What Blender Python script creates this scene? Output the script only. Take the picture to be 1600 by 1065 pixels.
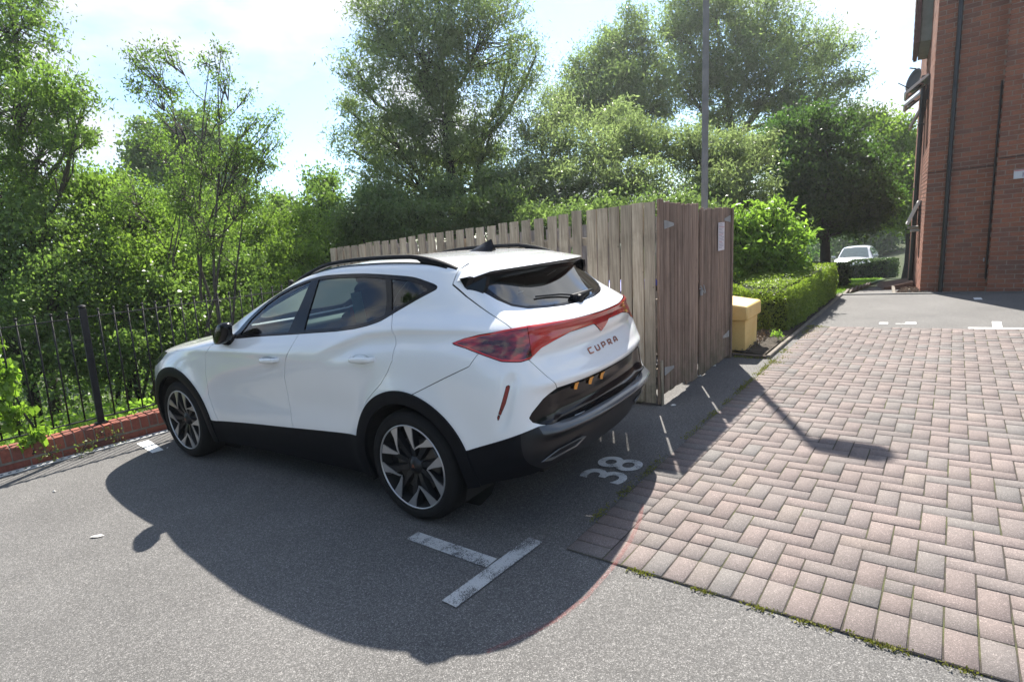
import bpy, math, random
import numpy as np
from mathutils import Vector, Matrix
from math import radians, sin, cos, pi
random.seed(5)
RNG = np.random.default_rng(11)
for o in list(bpy.data.objects):
    bpy.data.objects.remove(o, do_unlink=True)
SC = bpy.context.scene
COL = SC.collection

# ------------------------------------------------------------------ camera
CF, CP, CR, CH = 890.83, 0.17475, -0.09340, 1.58114      # focal (px of 1600), pitch, roll, height
_f = Vector((0, cos(CP), -sin(CP))); _r = Vector((1, 0, 0)); _u = _r.cross(_f)
_R = _r * cos(CR) + _u * sin(CR); _U = -_r * sin(CR) + _u * cos(CR)
cam_d = bpy.data.cameras.new('camera'); cam = bpy.data.objects.new('camera', cam_d); COL.objects.link(cam)
cam_d.sensor_width = 36; cam_d.lens = CF / 1600 * 36; cam_d.clip_end = 2000; cam_d.clip_start = 0.05
_m = Matrix.Identity(4)
for i in range(3):
    _m[i][0] = _R[i]; _m[i][1] = _U[i]; _m[i][2] = -_f[i]
_m[2][3] = CH
cam.matrix_world = _m
SC.camera = cam

# ------------------------------------------------------------------ light
SUN_DIR = Vector((.19, .85, 1.0)).normalized()        # towards the sun
SUN_EL = math.asin(SUN_DIR.z); SUN_AZ = math.atan2(SUN_DIR.x, SUN_DIR.y)
sun_d = bpy.data.lights.new('sun', 'SUN'); sun_d.energy = 5.0; sun_d.angle = radians(.6); sun_d.color = (1, .95, .87)
sun = bpy.data.objects.new('sun', sun_d); COL.objects.link(sun)
sun.rotation_euler = SUN_DIR.to_track_quat('Z', 'Y').to_euler()
W = bpy.data.worlds.new('World'); SC.world = W; W.use_nodes = True
wn = W.node_tree; wn.nodes.clear()
def _n(t, **k):
    n = wn.nodes.new(t)
    for a, b in k.items(): setattr(n, a, b)
    return n
wo = _n('ShaderNodeOutputWorld'); bg = _n('ShaderNodeBackground'); bg.inputs[1].default_value = .10
sky = _n('ShaderNodeTexSky', sky_type='NISHITA', sun_disc=False, sun_elevation=SUN_EL, sun_rotation=SUN_AZ, altitude=50)
sky.dust_density = .4
tc = _n('ShaderNodeTexCoord'); mp = _n('ShaderNodeMapping'); mp.inputs['Scale'].default_value = (1.6, 1.6, 3.6)
mp.inputs['Location'].default_value = (1.3, .15, .4)
nz = _n('ShaderNodeTexNoise'); nz.inputs['Scale'].default_value = 1.55; nz.inputs['Detail'].default_value = 9; nz.inputs['Roughness'].default_value = .52
rp = _n('ShaderNodeValToRGB'); rp.color_ramp.elements[0].position = .48; rp.color_ramp.elements[1].position = .60
nz2 = _n('ShaderNodeTexNoise'); nz2.inputs['Scale'].default_value = 5; nz2.inputs['Detail'].default_value = 6
cl = _n('ShaderNodeMixRGB'); cl.inputs[1].default_value = (2.7, 2.95, 3.3, 1); cl.inputs[2].default_value = (5.6, 5.7, 5.8, 1)
mx = _n('ShaderNodeMixRGB')
L = wn.links.new
L(tc.outputs['Generated'], mp.inputs[0]); L(mp.outputs[0], nz.inputs[0]); L(mp.outputs[0], nz2.inputs[0])
L(nz.outputs[0], rp.inputs[0]); L(rp.outputs[0], mx.inputs[0]); tn = _n('ShaderNodeMixRGB', blend_type='MULTIPLY'); tn.inputs[0].default_value = 1; tn.inputs[2].default_value = (.80, .90, .99, 1); L(sky.outputs[0], tn.inputs[1]); L(tn.outputs[0], mx.inputs[1])
L(nz2.outputs[0], cl.inputs[0]); L(cl.outputs[0], mx.inputs[2]); L(mx.outputs[0], bg.inputs[0]); L(bg.outputs[0], wo.inputs[0])
SC.view_settings.view_transform = 'Standard'; SC.view_settings.look = 'None'
SC.view_settings.exposure = 1.3; SC.view_settings.gamma = 1

# ------------------------------------------------------------------ helpers
def cam_ray(px, py):
    return (_f * CF + _R * (px - 800) - _U * (py - 532.5)).normalized()
def at(px, py, depth):
    """the point seen at a photo pixel, at this distance ahead"""
    d = cam_ray(px, py); return Vector((0, 0, CH)) + d * (depth / d.dot(_f))
def gnd(px, py, z=0.0):
    d = cam_ray(px, py); return Vector((0, 0, CH)) + d * ((z - CH) / d.z)

def tag(o, label=None, cat=None, group=None, kind=None):
    if label: o['label'] = label
    if cat: o['category'] = cat
    if group: o['group'] = group
    if kind: o['kind'] = kind
    return o
def empty(name, loc=(0, 0, 0), rz=0, label=None, cat=None, group=None):
    o = bpy.data.objects.new(name, None); o.location = loc; o.rotation_euler = (0, 0, rz)
    o.empty_display_size = .1; COL.objects.link(o)
    return tag(o, label, cat, group)
def mobj(name, V, F, mat, parent=None, smooth=False, normals=None, mats=None, fm=None):
    """V (n,3), F list of tuples or (m,k) array"""
    me = bpy.data.meshes.new(name)
    V = np.asarray(V, dtype=np.float64).reshape(-1, 3)
    if isinstance(F, np.ndarray):
        m, k = F.shape
        me.vertices.add(len(V)); me.vertices.foreach_set('co', V.astype(np.float32).ravel())
        me.loops.add(m * k); me.loops.foreach_set('vertex_index', F.astype(np.int32).ravel())
        me.polygons.add(m); me.polygons.foreach_set('loop_start', np.arange(0, m * k, k, dtype=np.int32))
        me.update(calc_edges=True)
    else:
        me.from_pydata([tuple(v) for v in V], [], [tuple(f) for f in F]); me.update()
    if smooth: me.polygons.foreach_set('use_smooth', np.ones(len(me.polygons), dtype=bool))
    for mm in (mats or [mat]): me.materials.append(mm)
    if fm is not None: me.polygons.foreach_set('material_index', np.asarray(fm, dtype=np.int32))
    if normals is not None:
        me.normals_split_custom_set_from_vertices([tuple(n) for n in normals])
    o = bpy.data.objects.new(name, me); COL.objects.link(o)
    if parent: o.parent = parent
    return o
class MB:
    """collects simple solids; build() links them as one mesh object"""
    def __init__(s): s.V = []; s.F = []; s.n = 0
    def add(s, V, F):
        V = [tuple(v) for v in V]; s.V += V; s.F += [tuple(i + s.n for i in f) for f in F]; s.n += len(V); return s
    def box(s, c, d, M=None, ch=0.0):
        x, y, z = [a / 2 for a in d]; c = Vector(c)
        if ch <= 0:
            P = [Vector((i * x, j * y, k * z)) for k in (-1, 1) for j in (-1, 1) for i in (-1, 1)]
            F = [(0, 2, 3, 1), (4, 5, 7, 6), (0, 1, 5, 4), (2, 6, 7, 3), (0, 4, 6, 2), (1, 3, 7, 5)]
        else:
            P = []; F = []
            idx = {}
            for a, (sx, sy, sz) in enumerate([(i, j, k) for k in (-1, 1) for j in (-1, 1) for i in (-1, 1)]):
                for ax in range(3):
                    q = [sx * (x - ch), sy * (y - ch), sz * (z - ch)]; q[ax] = (sx, sy, sz)[ax] * (x, y, z)[ax]
                    idx[(sx, sy, sz, ax)] = len(P); P.append(Vector(q))
            def f(*k): F.append(tuple(idx[i] for i in k))
            for sgn in (-1, 1):
                for ax in range(3):
                    b, c2 = (ax + 1) % 3, (ax + 2) % 3; r = []
                    for (p, q) in ((-1, -1), (1, -1), (1, 1), (-1, 1)):
                        k = [0, 0, 0]; k[ax] = sgn; k[b] = p; k[c2] = q; r.append(tuple(k) + (ax,))
                    f(*(r if sgn > 0 else r[::-1]))
            for ax in range(3):
                b, c2 = (ax + 1) % 3, (ax + 2) % 3
                for p in (-1, 1):
                    for q in (-1, 1):
                        k0 = [0] * 3; k1 = [0] * 3; k0[ax] = -1; k1[ax] = 1
                        for k in (k0, k1): k[b] = p; k[c2] = q
                        r = [tuple(k0) + (b,), tuple(k1) + (b,), tuple(k1) + (c2,), tuple(k0) + (c2,)]
                        f(*(r if p * q < 0 else r[::-1]))
            for sx in (-1, 1):
                for sy in (-1, 1):
                    for sz in (-1, 1):
                        r = [(sx, sy, sz, a) for a in range(3)]
                        f(*(r if sx * sy * sz > 0 else r[::-1]))
        if M is not None: P = [M @ p for p in P]
        return s.add([p + c for p in P], F)
    def tube(s, pts, rad, n=8, cap=True):
        pts = [Vector(p) for p in pts]
        if not hasattr(rad, '__len__'): rad = [rad] * len(pts)
        V = []; F = []; ref = None
        for i, p in enumerate(pts):
            t = (pts[min(i + 1, len(pts) - 1)] - pts[max(i - 1, 0)]).normalized()
            if ref is None: ref = t.orthogonal().normalized()
            a = (ref - t * ref.dot(t)); a = a.normalized() if a.length > 1e-6 else t.orthogonal().normalized(); ref = a; b = t.cross(a)
            for k in range(n):
                w = 2 * pi * k / n; V.append(p + (a * cos(w) + b * sin(w)) * rad[i])
        for i in range(len(pts) - 1):
            for k in range(n):
                k2 = (k + 1) % n; F.append((i * n + k, i * n + k2, (i + 1) * n + k2, (i + 1) * n + k))
        if cap: F.append(tuple(range(n))[::-1]); F.append(tuple((len(pts) - 1) * n + k for k in range(n)))
        return s.add(V, F)
    def lathe(s, prof, n=32, M=None, cap=False):
        """prof: (r, h) about the local Z axis"""
        V = []; F = []
        for (r, h) in prof:
            for k in range(n):
                w = 2 * pi * k / n; V.append(Vector((r * cos(w), r * sin(w), h)))
        for i in range(len(prof) - 1):
            for k in range(n):
                k2 = (k + 1) % n; F.append((i * n + k, i * n + k2, (i + 1) * n + k2, (i + 1) * n + k))
        if cap: F.append(tuple(range(n))[::-1]); F.append(tuple((len(prof) - 1) * n + k for k in range(n)))
        if M is not None: V = [M @ v for v in V]
        return s.add(V, F)
    def prism(s, poly, z0, z1, M=None):
        n = len(poly); V = [Vector((a, b, z0)) for a, b in poly] + [Vector((a, b, z1)) for a, b in poly]
        F = [tuple(range(n))[::-1], tuple(range(n, 2 * n))] + [(i, (i + 1) % n, (i + 1) % n + n, i + n) for i in range(n)]
        if M is not None: V = [M @ v for v in V]
        return s.add(V, F)
    def build(s, name, mat, parent=None, smooth=False, **k):
        return mobj(name, s.V, s.F, mat, parent, smooth, **k)
def autosmooth(o, ang=35):
    me = o.data
    me.polygons.foreach_set('use_smooth', np.ones(len(me.polygons), dtype=bool))
    me.set_sharp_from_angle(angle=radians(ang))
    return o
def frame(origin, xdir, up=(0, 0, 1)):
    """4x4 with X along xdir (horizontal), Z up"""
    x = Vector(xdir).normalized(); z = Vector(up); y = z.cross(x).normalized(); z = x.cross(y)
    M = Matrix.Identity(4)
    for i in range(3): M[i][0] = x[i]; M[i][1] = y[i]; M[i][2] = z[i]; M[i][3] = Vector(origin)[i]
    return M

LEAN = (.0453, .0132)        # the car park falls to the left, so true uprights lean this much per metre against its surface
def plumb(root):
    """stand an unrotated thing's meshes upright on the sloping surface"""
    done = set()
    def rec(o):
        for ch in o.children:
            if ch.type == 'MESH' and ch.data.name not in done:
                done.add(ch.data.name); n = len(ch.data.vertices); a = np.empty(n * 3, dtype=np.float32); ch.data.vertices.foreach_get('co', a); a = a.reshape(-1, 3)
                a[:, 0] += LEAN[0] * a[:, 2]; a[:, 1] += LEAN[1] * a[:, 2]; ch.data.vertices.foreach_set('co', a.ravel()); ch.data.update()
            rec(ch)
    rec(root)
# ------------------------------------------------------------------ materials
class NT:
    def __init__(s, name):
        s.m = bpy.data.materials.new(name); s.m.use_nodes = True; s.t = s.m.node_tree; s.t.nodes.clear()
        s.out = s.n('ShaderNodeOutputMaterial'); s.p = s.n('ShaderNodeBsdfPrincipled'); s.l(s.p.outputs[0], s.out.inputs[0])
        s._c = None
    def n(s, t, **k):
        x = s.t.nodes.new(t)
        for a, b in k.items(): setattr(x, a, b)
        return x
    def l(s, a, b): s.t.links.new(a, b)
    def co(s, kind='Object', scale=(1, 1, 1)):
        c = s.n('ShaderNodeTexCoord'); m = s.n('ShaderNodeMapping'); m.inputs['Scale'].default_value = scale
        s.l(c.outputs[kind], m.inputs[0]); return m.outputs[0]
    def noise(s, v, scale, detail=4, rough=.5):
        x = s.n('ShaderNodeTexNoise'); x.inputs['Scale'].default_value = scale; x.inputs['Detail'].default_value = detail
        x.inputs['Roughness'].default_value = rough; s.l(v, x.inputs['Vector']); return x.outputs[0]
    def vor(s, v, scale, out='Distance', feature='F1'):
        x = s.n('ShaderNodeTexVoronoi', feature=feature); x.inputs['Scale'].default_value = scale; s.l(v, x.inputs['Vector']); return x.outputs[out]
    def ramp(s, f, *stops):
        x = s.n('ShaderNodeValToRGB'); e = x.color_ramp.elements
        while len(e) < len(stops): e.new(.5)
        for i, (p, c) in enumerate(stops):
            e[i].position = p; e[i].color = (c, c, c, 1) if not hasattr(c, '__len__') else (*c, 1)
        s.l(f, x.inputs[0]); return x.outputs[0]
    def mix(s, f, a, b, mode='MIX'):
        x = s.n('ShaderNodeMixRGB', blend_type=mode)
        for i, v in ((0, f), (1, a), (2, b)):
            if hasattr(v, 'type') and hasattr(v, 'links'): s.l(v, x.inputs[i])
            elif i == 0: x.inputs[0].default_value = v
            else: x.inputs[i].default_value = (*v, 1) if len(v) == 3 else v
        return x.outputs[0]
    def bump(s, h, strength=.3, dist=.01):
        x = s.n('ShaderNodeBump'); x.inputs['Strength'].default_value = strength; x.inputs['Distance'].default_value = dist
        s.l(h, x.inputs['Height']); s.l(x.outputs[0], s.p.inputs['Normal']); return x
    def base(s, c):
        if hasattr(c, 'links'): s.l(c, s.p.inputs['Base Color'])
        else: s.p.inputs['Base Color'].default_value = (*c, 1)
    def set(s, **k):
        for a, b in k.items(): s.p.inputs[a.replace('_', ' ')].default_value = b
        return s
    def rand(s):
        return s.n('ShaderNodeNewGeometry').outputs['Random Per Island']
def simple(name, c, rough=.5, metal=0, var=.15, nscale=8, bump=0, coat=0, spec=.5):
    t = NT(name); v = t.co()
    n = t.noise(v, nscale, 5)
    lo = tuple(a * (1 - var) for a in c); hi = tuple(min(1, a * (1 + var)) for a in c)
    t.base(t.ramp(n, (.3, lo), (.7, hi)))
    t.set(Roughness=rough, Metallic=metal); t.p.inputs['Specular IOR Level'].default_value = spec
    if coat: t.p.inputs['Coat Weight'].default_value = coat; t.p.inputs['Coat Roughness'].default_value = .04
    if bump: t.bump(t.noise(v, nscale * 12, 4), bump, .004)
    return t.m

def m_asphalt():
    t = NT('asphalt'); v = t.co()
    a = t.vor(v, 260, 'Color'); sep = t.n('ShaderNodeSeparateColor'); t.l(a, sep.inputs[0])
    stones = t.ramp(sep.outputs[0], (0, .066), (.5, .100), (.85, .150), (1, .27))
    big = t.noise(v, 1.1, 6, .6); mott = t.ramp(big, (.3, .80), (.7, 1.15))
    fine = t.noise(v, 60, 3); f2 = t.ramp(fine, (.3, .8), (.7, 1.2))
    c = t.mix(1, stones, mott, 'MULTIPLY'); c = t.mix(1, c, f2, 'MULTIPLY')
    wn_ = t.noise(v, .35, 5, .65); c = t.mix(t.ramp(wn_, (.52, 0), (.66, .30)), c, (.060, .060, .060))
    w2 = t.noise(v, 2.4, 6, .75); c = t.mix(t.ramp(w2, (.60, 0), (.72, .22)), c, (.17, .165, .155))
    w3 = t.vor(v, .8, 'Distance'); c = t.mix(t.ramp(w3, (.02, .45), (.06, 0)), c, (.035, .035, .036))
    c = t.mix(1, c, (1.03, .985, .935), 'MULTIPLY')
    t.base(c); t.set(Roughness=.85)
    h = t.vor(v, 230, 'Distance'); t.bump(h, .4, .004)
    return t.m
def m_paving():
    t = NT('concrete_block_paving'); v = t.co(); r = t.rand()
    c = t.ramp(r, (0, (.158, .140, .131)), (.2, (.168, .141, .131)), (.45, (.178, .143, .132)), (.7, (.188, .149, .136)), (.87, (.165, .143, .133)), (.94, (.152, .140, .132)), (1, (.196, .157, .138)))
    g = t.vor(v, 330, 'Color'); sep = t.n('ShaderNodeSeparateColor'); t.l(g, sep.inputs[0])
    c = t.mix(1, c, t.ramp(sep.outputs[0], (0, .72), (.6, .97), (.9, 1.15), (1, 1.85)), 'MULTIPLY')
    c = t.mix(1, c, t.ramp(t.noise(v, 1.7, 6, .65), (.3, .82), (.7, 1.15)), 'MULTIPLY')
    d = t.noise(v, 4.5, 7, .7); c = t.mix(t.ramp(d, (.6, 0), (.72, .4)), c, (.11, .105, .095))
    t.base(c); t.set(Roughness=.9); t.bump(t.noise(v, 260, 3), .5, .004)
    return t.m
def m_joint():
    t = NT('sandy_joint'); v = t.co()
    n = t.noise(v, 2.2, 6, .7); c = t.mix(t.ramp(n, (.50, 0), (.64, 1)), (.050, .042, .034), (.080, .085, .032))
    t.base(c); t.set(Roughness=1); t.bump(t.noise(v, 120, 3), .6, .01); return t.m
def m_brick(name, cols, dirt=.35):
    t = NT(name); v = t.co(); r = t.rand()
    n = len(cols); c = t.ramp(r, *[(i / (n - 1), k) for i, k in enumerate(cols)])
    c = t.mix(1, c, t.ramp(t.noise(v, 38, 6, .7), (.3, .7), (.7, 1.3)), 'MULTIPLY')
    d = t.noise(v, 5, 6, .65); c = t.mix(t.ramp(d, (.55, 0), (.72, dirt)), c, (.05, .045, .04))
    t.base(c); t.set(Roughness=.9); t.bump(t.noise(v, 140, 4), .5, .004); return t.m
def m_wood(name, cols, axis='Z', green=0.0):
    t = NT(name); r = t.rand()
    v = t.co('Object', (34, 34, 1.3))
    g = t.noise(v, 1.6, 8, .62)
    c = t.ramp(g, (.30, cols[0]), (.5, cols[1]), (.68, cols[2]))
    c = t.mix(1, c, t.ramp(r, (0, .72), (.5, .98), (1, 1.22)), 'MULTIPLY')
    v2 = t.co(); k = t.vor(v2, 7.5); kn = t.ramp(k, (.0, 1), (.07, .0))
    c = t.mix(kn, c, (.05, .035, .025))
    st = t.noise(v2, 2.3, 6, .7); c = t.mix(t.ramp(st, (.5, 0), (.72, .5)), c, tuple(a * .45 for a in cols[0]))
    if green:
        sx = t.n('ShaderNodeSeparateXYZ'); gpos = t.n('ShaderNodeNewGeometry'); t.l(gpos.outputs['Position'], sx.inputs[0])
        lowz = t.ramp(sx.outputs[2], (.05, 1), (.6, 0)); gg = t.mix(1, lowz, t.ramp(t.noise(v2, 6, 5, .7), (.4, 0), (.6, 1)), 'MULTIPLY')
        x = t.n('ShaderNodeMath', operation='MULTIPLY'); x.inputs[1].default_value = green; t.l(gg, x.inputs[0])
        c = t.mix(x.outputs[0], c, (.075, .085, .04))
    t.base(c); t.set(Roughness=.85); t.bump(g, .5, .004); return t.m
def m_paint_mark(name='worn_white_paint', wear=.5, col=(.50, .50, .485)):
    """thermoplastic paint, worn through to the stones: wear 0..1 is the share worn away"""
    t = NT(name); v = t.co(); n = t.noise(v, 190, 3, .7); big = t.noise(v, 7, 5, .7)
    a = t.n('ShaderNodeMath', operation='MULTIPLY_ADD'); t.l(big, a.inputs[0]); a.inputs[1].default_value = .9; t.l(n, a.inputs[2])
    th = .70 + wear * .28
    f = t.ramp(a.outputs[0], (th - .03, 0), (th + .03, 1))
    c = t.mix(f, (.095, .095, .093), col); t.base(c); t.set(Roughness=.8); t.bump(t.vor(v, 230), .3, .004); return t.m
def m_leaf(name, c, c2, trans=.45, rough=.45):
    """leaf card: colour varies leaf by leaf, light passes through"""
    t = NT(name); t.t.nodes.remove(t.p); r = t.rand(); v = t.co()
    col = t.ramp(r, (0, c), (.6, tuple((a + b) / 2 for a, b in zip(c, c2))), (1, c2))
    col = t.mix(1, col, t.ramp(t.noise(v, .9, 3), (.3, 1.0), (.7, 1.45)), 'MULTIPLY')
    d = t.n('ShaderNodeBsdfPrincipled'); d.inputs['Roughness'].default_value = rough; d.inputs['Specular IOR Level'].default_value = .45
    tr = t.n('ShaderNodeBsdfTranslucent'); mxs = t.n('ShaderNodeMixShader'); mxs.inputs[0].default_value = trans
    t.l(col, d.inputs['Base Color'])
    tcol = t.mix(1, col, (1.7, 1.95, 1.0), 'MULTIPLY'); t.l(tcol, tr.inputs[0])
    t.l(d.outputs[0], mxs.inputs[1]); t.l(tr.outputs[0], mxs.inputs[2]); t.l(mxs.outputs[0], t.out.inputs[0])
    return t.m
def m_glass(name, tint, rough=0.0, gloss_only=.0):
    """thin window pane: clear part tinted, plus a fresnel reflection"""
    t = NT(name); t.t.nodes.remove(t.p)
    tr = t.n('ShaderNodeBsdfTransparent'); tr.inputs[0].default_value = (*tint, 1)
    gl = t.n('ShaderNodeBsdfGlossy'); gl.inputs['Roughness'].default_value = rough; gl.inputs[0].default_value = (1, 1, 1, 1)
    fr = t.n('ShaderNodeFresnel'); fr.inputs[0].default_value = 1.55
    v = t.co(); k = t.n('ShaderNodeMath', operation='MULTIPLY_ADD'); k.inputs[1].default_value = 1.0; k.inputs[2].default_value = gloss_only
    t.l(fr.outputs[0], k.inputs[0])
    dirt = t.noise(v, 3, 3); t.l(t.ramp(dirt, (.3, .0), (.7, .03)), gl.inputs['Roughness'])
    ms = t.n('ShaderNodeMixShader'); t.l(k.outputs[0], ms.inputs[0]); t.l(tr.outputs[0], ms.inputs[1]); t.l(gl.outputs[0], ms.inputs[2])
    t.l(ms.outputs[0], t.out.inputs[0]); return t.m
# ================================================================== setting
TX, TY = .618, .786            # away direction of the paving grid
SX, SY = .786, -.618           # rightwards direction of the paving grid
PO = Vector((.641, 2.578, 0))
WA = Vector((-4.514, 4.725, 0)); WD = Vector((.706, .708, 0)).normalized(); WN = Vector((-.708, .706, 0)).normalized()
def zter(x, y):
    tcv = .615 * x + .788 * y - 12.3
    z = -.09 * (math.sqrt(tcv * tcv + .6) + tcv) / 2 + .01
    z = max(z, -1.6)
    wl = (x - WA.x) * WN.x + (y - WA.y) * WN.y
    if wl > .2: z -= min(1.6, .22 * (wl - .2))
    return z
M_ASPH = m_asphalt(); M_JOINT = m_joint(); M_PAVE = m_paving()
def m_soil():
    t = NT('bare_soil'); v = t.co(); n = t.noise(v, 14, 8, .7)
    t.base(t.ramp(n, (.3, (.03, .024, .018)), (.55, (.075, .06, .045)), (.75, (.15, .125, .10)))); t.set(Roughness=1)
    t.bump(t.noise(v, 50, 6, .7), .9, .03); return t.m
M_SOIL = m_soil()
def m_ground():
    t = NT('rough_ground'); v = t.co(); n = t.noise(v, 2.5, 8, .7)
    t.base(t.ramp(n, (.3, (.02, .03, .01)), (.6, (.05, .065, .02)), (.8, (.08, .07, .04)))); t.set(Roughness=1)
    t.bump(t.noise(v, 30, 5), .8, .04); return t.m
# ground sheet to the horizon
gx = np.concatenate([np.linspace(-400, -20, 12), np.linspace(-17, 34, 69), np.linspace(40, 500, 12)])
gy = np.concatenate([np.linspace(-300, -12, 8), np.linspace(-9, 42, 69), np.linspace(50, 700, 12)])
V = [(x, y, zter(x, y) - .03) for y in gy for x in gx]; nx = len(gx)
F = np.array([(j * nx + i, j * nx + i + 1, (j + 1) * nx + i + 1, (j + 1) * nx + i) for j in range(len(gy) - 1) for i in range(nx - 1)])
tag(mobj('ground', V, F, m_ground(), smooth=True), kind='structure')

# asphalt car park, flat part
wb = WA + WD * 4.7
A = [(-14, -5.0), (wb.x + WN.x * .1, wb.y + WN.y * .1), (2.56, 6.56), (2.82, 6.24), (6.26, 10.62), (6.36, 10.64), (11.8, 6.4), (20, 0), (16, -12), (-14, -12)]
tag(mobj('car_park_asphalt', [(x, y, 0) for x, y in A], [tuple(range(len(A)))[::-1]], M_ASPH), kind='structure')
# driveway that drops away beyond
V = []; F = []
for i in range(40):
    d = i * 1.2; k = (i / 40)
    for w in (0, 1):
        x = (6.36, 9.0)[w] + TX * d + k * k * 9 * .3; y = (10.60, 8.55)[w] + TY * d
        V.append((x, y, zter(x, y) + .004 - .01))
    if i: F.append((2 * i - 2, 2 * i - 1, 2 * i + 1, 2 * i))
tag(mobj('driveway', V, F, M_ASPH), kind='structure')

# block paving ------------------------------------------------------
def st(s, t, z=0): return (PO.x + SX * s + TX * t, PO.y + SY * s + TY * t, z)
S0, S1_, T0, T1_ = -.43, 7.2, -.2025, 6.32
j = [st(S0, T0, .0075), st(S1_, T0, .0075), st(S1_, T1_, .0075), st(S0, T1_, .0075)]
bricks = []
def brick(s0, s1, t0, t1, g=.0030):
    if s1 - s0 < .03 or t1 - t0 < .03: return
    bricks.append((s0 + g, s1 - g, t0 + g, t1 - g))
g_ = .1025
n = int((S1_ - S0) / g_)
for i in range(n): brick(S0 + .205 + i * g_, S0 + .205 + (i + 1) * g_, T0, 0)                # outer soldier row
brick(S0, S0 + .205, T0, T0 + g_); brick(S0, S0 + .205, T0 + g_, 0)
for i in range(n): brick(S0 + .205 + i * g_, S0 + .205 + (i + 1) * g_, 0, .14)               # cut row
for i in range(int((T1_) / g_)): brick(S0, S0 + .205, i * g_, (i + 1) * g_)                    # left border
A0, A1, B0, B1 = S0 + .205, S1_, .14, T1_
for iy in range(-2, 66):
    for ix in range(-2, 76):
        k = (ix + iy) % 4
        if k == 0: r = (ix, ix + 2, iy, iy + 1)
        elif k == 2: r = (ix, ix + 1, iy, iy + 2)
        else: continue
        s0, s1 = A0 + r[0] * g_, A0 + r[1] * g_; t0, t1 = B0 + r[2] * g_, B0 + r[3] * g_
        s0, s1, t0, t1 = max(s0, A0), min(s1, A1), max(t0, B0), min(t1, B1)
        if s1 > s0 and t1 > t0: brick(s0, s1, t0, t1)
V = []; F = []
for (s0, s1, t0, t1) in bricks:
    b = len(V); h = .0115 + random.gauss(0, .0007); tx, ty = random.gauss(0, .005), random.gauss(0, .005)
    cs, ct = (s0 + s1) / 2, (t0 + t1) / 2; rr = random.gauss(0, .006); c = .0022
    for z, ins in ((0, 0), (-.003, 0), (0, c)):
        for (ps, pt) in ((s0 + ins, t0 + ins), (s1 - ins, t0 + ins), (s1 - ins, t1 - ins), (s0 + ins, t1 - ins)):
            zz = 0.0 if (z == 0 and ins == 0) else h + z + (ps - cs) * tx + (pt - ct) * ty
            q = (ps - rr * (pt - ct), pt + rr * (ps - cs))
            V.append(st(q[0], q[1], zz))
    for r in range(2):
        for k in range(4): F.append((b + r * 4 + k, b + r * 4 + (k + 1) % 4, b + r * 4 + 4 + (k + 1) % 4, b + r * 4 + 4 + k))
    F.append((b + 8, b + 9, b + 10, b + 11))
tag(mobj('block_paving', V, np.array(F), M_PAVE), kind='structure')
tag(mobj('paving_joints', j, [(0, 1, 2, 3)], M_JOINT), kind='structure')

# far asphalt edge and channel, painted marks
M_MARK = m_paint_mark('worn_white_paint', .74); M_MARK2 = m_paint_mark('sparse_white_paint', .62, (.62, .62, .6)); M_MARKC = m_paint_mark('bright_white_paint', .1, (.72, .72, .70))
def rectmark(a, b, w):
    a = Vector((*a, 0)); b = Vector((*b, 0)); d = (b - a).normalized(); n_ = Vector((-d.y, d.x, 0)) * w / 2
    return [a - n_, b - n_, b + n_, a + n_]
mb = MB(); z = Vector((0, 0, .004))
mb.add([p + z for p in rectmark((-.66, 2.98), (-.205, 2.625), .088)], [(0, 1, 2, 3)])
mb.add([p + z * 1.6 for p in rectmark((.028, 2.806), (-.392, 2.322), .092)], [(0, 1, 2, 3)])
tag(mb.build('bay_marking', M_MARK), 'worn white painted T bay marking on the asphalt in front of the rear wheel', 'road marking')
mb = MB(); mb.add([Vector((*q, .004)) for q in ((-3.669, 5.257), (-3.307, 4.916), (-3.24, 4.978), (-3.6, 5.34))], [(0, 1, 2, 3)])
tag(mb.build('bay_marking', M_MARKC), 'short white painted stripe on the asphalt at the slotted drain by the front wheel', 'road marking')
mb = MB()
mb.add([p + z for p in rectmark((5.60, 6.84), (7.4, 5.55), .09)], [(0, 1, 2, 3)])
mb.add([p + z * 1.5 for p in rectmark((5.86, 6.72), (6.12, 7.04), .09)], [(0, 1, 2, 3)])
tag(mb.build('bay_marking', M_MARKC), 'white painted T bay marking along the far edge of the block paving at right', 'road marking')
mb = MB()
mb.add([p + z for p in rectmark((5.02, 7.55), (5.10, 7.66), .10)], [(0, 1, 2, 3)])
mb.add([p + z for p in rectmark((5.27, 7.38), (5.36, 7.50), .12)], [(0, 1, 2, 3)])
mb.add([p + z for p in rectmark((5.15, 7.50), (5.24, 7.44), .03)], [(0, 1, 2, 3)])
tag(mb.build('bay_marking', M_MARKC), 'faint broken white bay mark on the far asphalt in the middle of the paving edge', 'road marking')
mb = MB(); mb.add([p + z for p in rectmark((7.28, 8.72), (7.42, 8.92), .10)], [(0, 1, 2, 3)])
tag(mb.build('bay_marking', M_MARKC), 'small white bay mark on the asphalt at the foot of the brick building', 'road marking')
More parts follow.
